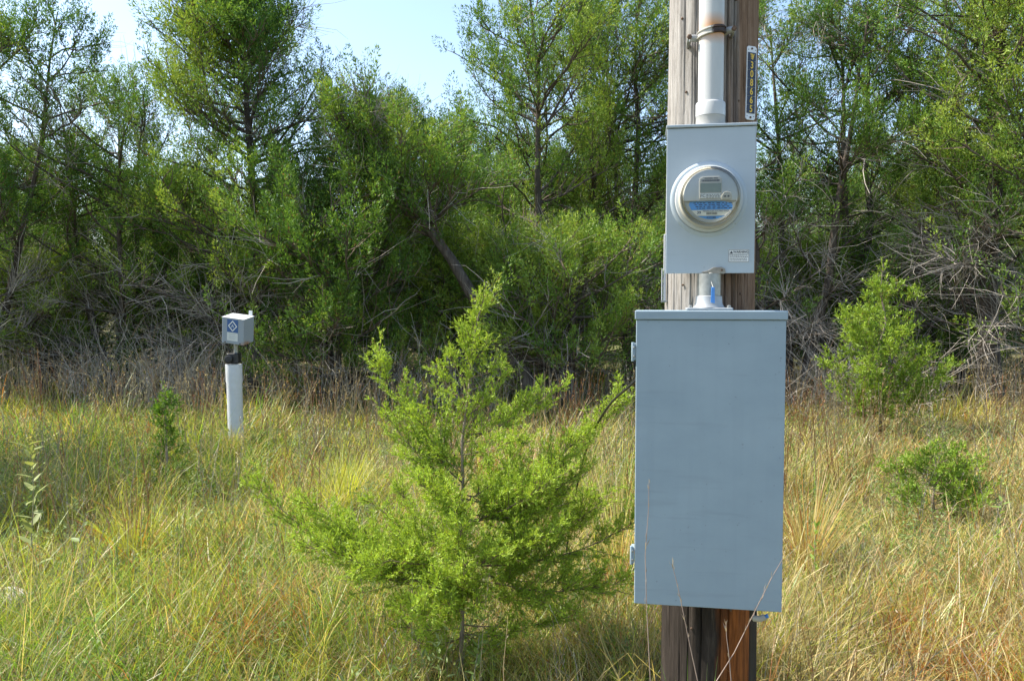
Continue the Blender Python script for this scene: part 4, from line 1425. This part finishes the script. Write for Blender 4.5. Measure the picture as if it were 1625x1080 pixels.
def blades(acc, x, y, L, W, az, p0, p1, col, rng, K=4):
    n = len(x)
    z = ground_z(x, y) - 0.01
    P = np.zeros((n, K, 3)); P[:, 0, 0] = x; P[:, 0, 1] = y; P[:, 0, 2] = z
    hx, hy = np.cos(az), np.sin(az)
    for k in range(1, K):
        ph = p0 + (p1 - p0) * ((k - 0.5) / (K - 1)) ** 1.3
        s = L / (K - 1)
        P[:, k, 0] = P[:, k - 1, 0] + np.sin(ph) * hx * s
        P[:, k, 1] = P[:, k - 1, 1] + np.sin(ph) * hy * s
        P[:, k, 2] = P[:, k - 1, 2] + np.cos(ph) * s
    P[:, :, 2] = np.maximum(P[:, :, 2], z[:, None] + 0.004)
    tw = az + math.pi / 2 + rng.normal(size=n) * 0.7
    sx, sy = np.cos(tw), np.sin(tw)
    side = np.stack([sx, sy, np.zeros(n)], -1)
    wk = [1.0, 0.95, 0.62] if K == 4 else [1.0, 0.85]
    V = np.zeros((n, 2 * K - 1, 3))
    for k in range(K - 1):
        V[:, 2 * k] = P[:, k] + side * (W * wk[k] * 0.5)[:, None]
        V[:, 2 * k + 1] = P[:, k] - side * (W * wk[k] * 0.5)[:, None]
    m = 2 * K - 1
    V[:, m - 1] = P[:, K - 1]
    b = (np.arange(n) * m)[:, None]
    q = np.concatenate([b + 2 * k + np.array([0, 1, 3, 2]) for k in range(K - 2)])
    t = b + np.array([m - 3, m - 2, m - 1])
    acc.add(V.reshape(-1, 3), np.repeat(col, m, 0), [q, t])


def scatter(rng, n, y0, y1, margin=1.4):
    """uniform over the wedge the camera looks at, plus a margin to each side"""
    y = np.sqrt(rng.uniform(size=n * 2) * (y1 ** 2 - y0 ** 2) + y0 ** 2)[:n]
    x = rng.uniform(-1, 1, n) * (0.66 * y + margin)
    return x, y


def keep_clear(x, y):
    ok = ((x - POLE[0]) ** 2 + (y - POLE[1]) ** 2) > 0.20 ** 2
    ok &= ((x + 2.82) ** 2 + (y - 8.1) ** 2) > 0.10 ** 2
    return ok


def species(x, y, rng):
    """colour and habit weights from patches that wander over the ground"""
    a = VN1(x + 7, y, 0.75); b = VN2(x, y + 3, 0.9); c = VN3(x, y, 1.6)
    n = len(x)
    left = np.clip((0.75 - x / np.maximum(y, 1)) * 0.95, 0.25, 1.2)         # greener to the left, drier to the right
    w_yg = 1.25 * left * (0.15 + a) ** 1.5
    w_gr = 1.3 * left * (0.15 + b) ** 2
    w_st = 0.30 + 0.6 * np.clip(1 - left, 0, 1) + 0.3 * (1 - a)
    w_or = 0.10 + 2.6 * np.clip(c - 0.52, 0, 1)
    w_gy = 0.12 + 0.2 * (1 - b)
    w = np.stack([w_yg, w_gr, w_st, w_or, w_gy], -1)
    w = np.cumsum(w / w.sum(1, keepdims=True), 1)
    return (rng.uniform(size=(n, 1)) > w).sum(1).clip(0, 4)


PAL = np.stack([C_YG, C_GR, C_ST, C_OR, C_GY]) * 0.98


def build_grass():
    rng = np.random.default_rng(91)
    acc = Acc()
    for (y0, y1, clumps, per, wmul) in ((1.2, 4.2, 2300, 31, 0.95), (4.2, 7.5, 2700, 23, 1.25), (7.5, 11.5, 3200, 16, 2.0), (11.5, 18.0, 2600, 9, 3.2)):
        cx, cy = scatter(rng, clumps, y0, y1)
        csp = species(cx, cy, rng)
        csize = rng.uniform(0.6, 1.15, clumps) * (0.30 + 1.4 * VN4(cx, cy, 1.3))
        csize[rng.uniform(size=clumps) < 0.13] *= 1.5
        i = np.repeat(np.arange(clumps), per); n = len(i)
        r = np.abs(rng.normal(size=n)) * 0.07 * (1 + 0.35 * wmul); a = rng.uniform(0, 2 * math.pi, n)
        x = cx[i] + r * np.cos(a); y = cy[i] + r * np.sin(a)
        sp = csp[i].copy()
        sw = rng.uniform(size=n) < 0.30
        sp[sw] = species(x[sw], y[sw], rng)
        ok = keep_clear(x, y)
        near = np.exp(-((x - 0.7) ** 2 + (y - 2.5) ** 2) / 0.25)
        L = rng.uniform(0.13, 0.47, n) * csize[i] * (1 - 0.45 * near)
        L[sp == 3] *= 0.85
        wind = 0.5
        az = a + rng.normal(size=n) * 1.1
        p0 = np.abs(rng.normal(size=n)) * 0.22 + 0.05 + r * 1.6
        p1 = p0 + np.abs(rng.normal(size=n)) * 0.9 + 0.35
        fl = rng.uniform(size=n) < 0.34                      # lying, broken blades
        p0[fl] = rng.uniform(0.7, 1.4, fl.sum()); p1[fl] = p0[fl] + rng.uniform(0, 0.6, fl.sum())
        W = rng.uniform(0.0020, 0.0050, n) * wmul
        col = PAL[sp] * rng.uniform(0.5, 1.4, (n, 1)) * (1 + rng.normal(size=(n, 3)) * 0.06)
        blades(acc, x[ok], y[ok], L[ok], W[ok], az[ok], p0[ok], p1[ok], np.clip(col[ok], 0.01, 0.75), rng, 4 if y0 < 7 else 3)
    o = link('meadow_grass', acc.mesh('meadow_grass'), M_GRASS)
    tag(o, 'yellow-green and straw-coloured wild grass covering the whole foreground', 'grass', kind='stuff')

    # low broad-leaved herbs between the grasses
    acc = Acc()
    ncl = 1500; per = 40
    cx, cy = scatter(rng, ncl, 2.0, 9.0)
    w = VN2(cx + 5, cy, 1.1) + 0.25 * (cx < 0)
    keep = w > 0.45
    cx, cy = cx[keep], cy[keep]; ncl = len(cx)
    i = np.repeat(np.arange(ncl), per); n = len(i)
    h = rng.uniform(0.12, 0.42, ncl)[i]
    t = rng.uniform(0.15, 1, n)
    lean = rng.normal(size=(ncl, 2))[i] * 0.06
    base = np.stack([cx[i] + lean[:, 0] * t + rng.normal(size=n) * 0.025, cy[i] + lean[:, 1] * t + rng.normal(size=n) * 0.025, ground_z(cx[i], cy[i]) + h * t], -1)
    ok = keep_clear(base[:, 0], base[:, 1])
    a = rng.uniform(0, 2 * math.pi, n)
    d = unit(np.stack([np.cos(a), np.sin(a), rng.uniform(0.1, 1.4, n)], -1))
    tone = rng.uniform(size=(ncl, 1))[i]
    col = (np.array([[0.14, 0.22, 0.05]]) * (1 - tone) + np.array([[0.26, 0.32, 0.13]]) * tone) * rng.uniform(0.75, 1.25, (n, 1))
    kites(acc, base[ok], d[ok], rng.uniform(0.018, 0.045, n)[ok], rng.uniform(0.006, 0.012, n)[ok], col[ok], rng)
    o = link('meadow_herbs', acc.mesh('meadow_herbs'), M_LEAF)
    tag(o, 'low green herb leaves scattered between the grasses', 'herbs', kind='stuff')

    # upright seed stalks
    acc = Acc()
    n = 3800
    ncl = 520
    cx, cy = scatter(rng, ncl, 2.6, 13.0)
    i = rng.integers(0, ncl, n)
    x = cx[i] + rng.normal(size=n) * 0.10; y = cy[i] + rng.normal(size=n) * 0.10
    ok = keep_clear(x, y) & (np.hypot(x - 0.65, y - 2.3) > 0.55)
    x, y, i = x[ok], y[ok], i[ok]; n = len(x)
    d = unit(np.stack([rng.normal(size=n) * 0.16, rng.normal(size=n) * 0.16, np.ones(n)], -1))
    L = rng.uniform(0.40, 0.95, n) * np.where(y < 4.5, 0.7, 1.0)
    P = grow(rng, np.stack([x, y, ground_z(x, y) - 0.02], -1), d, L, 4, 0.08, -0.03)
    R = (0.0011 + 0.00022 * y[:, None]) * np.linspace(1, 0.45, 4)[None]
    ctype = rng.uniform(size=ncl)[i]
    ctype = np.where((y > 8.5) & (ctype < 0.32), ctype + 0.45, ctype)
    col = np.where(ctype[:, None] < 0.45, np.array([[0.30, 0.15, 0.075]]), np.where(ctype[:, None] < 0.75, np.array([[0.40, 0.32, 0.20]]), np.array([[0.34, 0.31, 0.27]]))) * rng.uniform(0.7, 1.3, (n, 1))
    tubes(acc, P, R, col, 3)
    # spikelets
    m = 7
    k = np.repeat(np.arange(n), m)
    b, dd = along(P, k, rng.uniform(0.5, 1, n * m))
    fd = unit(dd + rng.normal(size=(n * m, 3)) * 0.45)
    sc_ = (0.7 + 0.10 * P[k, 0, 1])
    kites(acc, b, fd, rng.uniform(0.012, 0.026, n * m) * sc_, rng.uniform(0.0025, 0.005, n * m) * sc_, np.clip(col[k] * 1.15, 0, 0.8), rng)
    o = link('seed_stalks', acc.mesh('seed_stalks'), M_GRASS)
    tag(o, 'thin reddish and straw seed stalks standing above the grass', 'grass', kind='stuff')

    # grey dead brush along the foot of the thicket
    acc = Acc()
    n = 6400
    y = rng.uniform(9.6, 13.8, n); x = rng.uniform(-1, 1, n) * (0.66 * y + 1.5)
    back = y > 9.6 + 2.2 * VN3(x, x * 0 + 3, 0.45)
    x, y = x[back], y[back]; n = len(x)
    cl = VN2(x + 20, y, 0.55)
    zone = x / y                                     # thick at the left, thin before the green boughs, some at the right
    dens = np.where(zone < -0.36, 0.9, np.where(zone < -0.17, 0.28, np.where(zone < 0.0, 0.5, np.where(zone < 0.35, 0.18, 0.5))))
    ok = rng.uniform(size=n) < np.clip((cl - 0.32) * 2.4 + 0.25, 0.08, 1) * dens
    x, y = x[ok], y[ok]; n = len(x)
    d = unit(np.stack([rng.normal(size=n) * 0.38, rng.normal(size=n) * 0.38, np.ones(n)], -1))
    L = rng.uniform(0.5, 1.55, n)
    P = grow(rng, np.stack([x, y, ground_z(x, y) - 0.02], -1), d, L, 5, 0.20, -0.09)
    R = rng.uniform(0.0022, 0.0054, (n, 1)) * np.linspace(1, 0.35, 5)[None]
    c = np.where(rng.uniform(size=(n, 1)) < 0.12, np.array([[0.36, 0.24, 0.15]]), np.array([[0.42, 0.38, 0.32]])) * rng.uniform(0.5, 1.3, (n, 1))
    tubes(acc, P, R, c, 3)
    m = n * 2
    k = rng.integers(0, n, m)
    b, dd = along(P, k, rng.uniform(0.3, 1, m))
    dd = unit(dd + rng.normal(size=(m, 3)) * 0.6)
    P2 = grow(rng, b, dd, rng.uniform(0.10, 0.45, m), 3, 0.22, -0.05)
    tubes(acc, P2, np.full((m, 1), 0.0028) * np.linspace(1, 0.5, 3)[None], c[k], 3)
    o = link('dead_brush', acc.mesh('dead_brush'), M_TWIG)
    tag(o, 'tangle of grey dead stems along the foot of the thicket', 'brush', kind='stuff')


build_grass()


# ------------------------------------------------------------------ single plants and small things one can pick out
def grass_tussock(label, px, Y, L, seed, n=140, col=(C_YG, C_OR), spread=0.9, lean=0.0):
    rng = np.random.default_rng(seed)
    X = at_px(px, Y)
    acc = Acc()
    r = np.abs(rng.normal(size=n)) * 0.05; a = rng.uniform(0, 2 * math.pi, n)
    x = X + r * np.cos(a); y = Y + r * np.sin(a)
    p0 = rng.uniform(0.03, spread, n); p1 = p0 + rng.uniform(0.05, 0.7, n)
    w = (rng.uniform(size=n) < 0.25)[:, None]
    c = np.where(w, col[1], col[0]) * rng.uniform(0.75, 1.25, (n, 1))
    az = a + rng.normal(size=n) * 0.4
    blades(acc, x, y, rng.uniform(0.55, 1.0, n) * L, rng.uniform(0.0032, 0.0062, n), az, p0, p1, c, rng)
    me = acc.mesh('grass_tussock')
    z0 = float(ground_z(X, Y))
    me.transform(Matrix.Translation((-X, -Y, -z0)))
    o = link('grass_tussock', me, M_GRASS); o.location = (X, Y, z0)
    tag(o, label, 'grass clump', 'broad-bladed grass clumps')


grass_tussock('broad-bladed green and orange grass clump at the left, edged by shade', 205, 4.9, 0.70, 71, 110)
grass_tussock('bright yellow-green drooping grass clump between white post and young juniper', 545, 6.0, 0.75, 72, 260, (C_YG * 1.1, C_ST), 0.8)
grass_tussock('long pale arching grass clump just left of the panel', 985, 4.6, 0.95, 73, 150, (C_ST * 1.05, C_YG), 0.8)
grass_tussock('green grass clump at the bottom left of the meadow', 300, 3.9, 0.50, 74, 130, (C_YG, C_GR), 0.8)
grass_tussock('dry grass tuft wrapping the foot of the white post', 368, 7.9, 0.42, 77, 190, (C_ST, C_YG), 0.7)
grass_tussock('thin green grass clump growing against the pole foot', 1120, 2.47, 0.48, 76, 46, (C_GR, C_ST), 0.35)
grass_tussock('tall straw grass clump right beside the panel', 1290, 4.7, 0.85, 75, 170, (C_ST, C_OR), 0.6)


def dry_stalk(label, base, pts, r, seed, tips=14):
    rng = np.random.default_rng(seed)
    o = np.array(pts[0])
    root = empty('dry_stalk', tuple(o))
    tag(root, label, 'stalk', 'dry stalks in front of the panel')
    P = [tuple(np.array(p) - o) for p in pts]
    n = len(P)
    acc = Acc()
    A = np.array(P)[None]
    tubes(acc, A, np.linspace(1, 0.4, n)[None] * r, np.array([[0.33, 0.25, 0.20]]), 6)
    link('stem', acc.mesh('stem', True), M_TWIG, root)
    acc = Acc()
    t = rng.uniform(0.45, 1, tips)
    b, d = along(A, np.zeros(tips, int), t)
    fd = unit(d + rng.normal(size=(tips, 3)) * 0.18)
    kites(acc, b, fd, rng.uniform(0.018, 0.035, tips), rng.uniform(0.0025, 0.004, tips), np.array([[0.36, 0.29, 0.24]]) * rng.uniform(0.8, 1.2, (tips, 1)), rng)
    link('seed_head', acc.mesh('seed_head'), M_GRASS, root)['kind'] = 'stuff'


def stalk_px(label, px, seed, Y=2.38, r=0.0019, **kw):
    pts = [tuple(ray(a, b, Y)) for a, b in px]
    a, b = np.array(pts[0]), np.array(pts[1])
    foot = a + (a - b) / (a[2] - b[2]) * (-0.02 - a[2])
    dry_stalk(label, None, [tuple(foot), tuple((foot + a) / 2)] + pts, r, seed, **kw)


stalk_px('tall pale dry stalk standing before the panel\'s left edge', [(1031, 1060), (1026, 960), (1024, 880), (1029, 810), (1030, 765)], 81)
stalk_px('dark dry stalk curving before the middle of the panel\'s lower edge', [(1105, 1070), (1092, 1010), (1080, 950), (1072, 915), (1067, 897)], 82)
stalk_px('leaning dry stalk crossing the panel\'s lower right corner', [(1140, 1075), (1165, 1035), (1195, 975), (1225, 915), (1243, 885)], 83)
stalk_px('short dry stalk before the wooden pole foot', [(1160, 1078), (1157, 1040), (1153, 1010), (1152, 985)], 84, tips=6)


def weed(label, px, Y, H, seed, leaves=14, size=0.05, tops=True, col=(0.20, 0.26, 0.08)):
    rng = np.random.default_rng(seed)
    X = at_px(px, Y); z0 = float(ground_z(X, Y))
    root = empty('leafy_weed', (X, Y, z0))
    tag(root, label, 'weed', 'leafy weeds in the grass')
    acc = Acc()
    P = grow(rng, np.array([[0, 0, -0.02]]), np.array([[0.02, 0, 1.0]]), np.array([H]), 8, 0.06, 0.03)
    tubes(acc, P, np.linspace(1, 0.4, 8)[None] * 0.004, np.array([[0.24, 0.22, 0.14]]), 6)
    link('stem', acc.mesh('stem', True), M_TWIG, root)
    # one leaf mesh: folded, pointed, six faces
    s = []
    shape = [(0.0, 0.03), (0.3, 0.19), (0.62, 0.15), (0.85, 0.07)]
    vs = []; fs = []
    for u, w in shape: vs += [(u, w, 0.06 * w + 0.10 * u * (1 - u)), (u, 0, -0.02 + 0.10 * u * (1 - u)), (u, -w, 0.06 * w + 0.10 * u * (1 - u))]
    vs.append((1.0, 0, -0.06))
    for i in range(3):
        for j in range(2): fs.append((3 * i + j, 3 * i + j + 1, 3 * i + j + 4, 3 * i + j + 3))
    tris = [(9, 10, 12), (10, 11, 12)]
    acc = Acc(); acc.add(vs, np.tile(np.array(col), (len(vs), 1)), [np.array(fs), np.array(tris)])
    me = acc.mesh('leaf', True); me.materials.append(M_LEAF)
    for i in range(leaves):
        t = 0.25 + 0.75 * (i / (leaves - 1)) ** (0.55 if tops else 1.0)
        b, d = along(P, np.array([0]), np.array([t]))
        o = bpy.data.objects.new('leaf', me); COL.objects.link(o); o.parent = root
        o.location = b[0]
        o.rotation_euler = (rng.normal() * 0.3, -0.5 + rng.normal() * 0.35, i * 2.4 + rng.normal() * 0.3)
        k = size * rng.uniform(0.7, 1.3); o.scale = (k, k, k)


weed('lanky weed with a leafy top at the left edge of the meadow', 45, 4.3, 0.92, 101, 22, 0.095, True, (0.27, 0.31, 0.12))
weed('short pale-leaved weed in front of the shaded grass at left', 100, 3.9, 0.62, 102, 14, 0.06, False)
weed('fresh green weed near the bottom left corner', 140, 3.35, 0.36, 103, 22, 0.055, False, (0.17, 0.27, 0.06))
weed('pale green weed below the young juniper', 745, 3.05, 0.36, 104, 22, 0.05, False, (0.20, 0.29, 0.09))
weed('light green weed right of the panel foot', 1300, 4.4, 0.40, 105, 20, 0.05, False, (0.20, 0.32, 0.06))
weed('small green weed in the dry grass at lower right', 1590, 4.6, 0.46, 106, 20, 0.05, False, (0.20, 0.30, 0.07))


def stone(label, px, Y, s, seed):
    rng = np.random.default_rng(seed)
    bm = bmesh.new(); bmesh.ops.create_icosphere(bm, subdivisions=4, radius=1.0)
    ph = rng.uniform(0, 6, 6)
    for v in bm.verts:
        p = v.co
        k = 1 + 0.13 * math.sin(3 * p.x + ph[0]) * math.cos(4 * p.y + ph[1]) + 0.06 * math.sin(9 * p.z + ph[2] + 5 * p.x) + 0.05 * math.sin(13 * p.y + ph[3])
        v.co = Vector((max(-0.8, min(0.8, p.x)) * s[0], max(-0.75, min(0.75, p.y)) * s[1], max(-0.6, min(0.6, p.z)) * s[2])) * k
    me = bpy.data.meshes.new('limestone_rock'); bm.to_mesh(me); bm.free()
    me.polygons.foreach_set('use_smooth', [True] * len(me.polygons))
    X = at_px(px, Y)
    o = link('limestone_rock', me, M_STONE); o.location = (X, Y, float(ground_z(X, Y)) + 0.03)
    tag(o, label, 'rock')


stone('pale limestone rock half buried at the left edge of the grass', -5, 4.15, (0.15, 0.13, 0.14), 111)
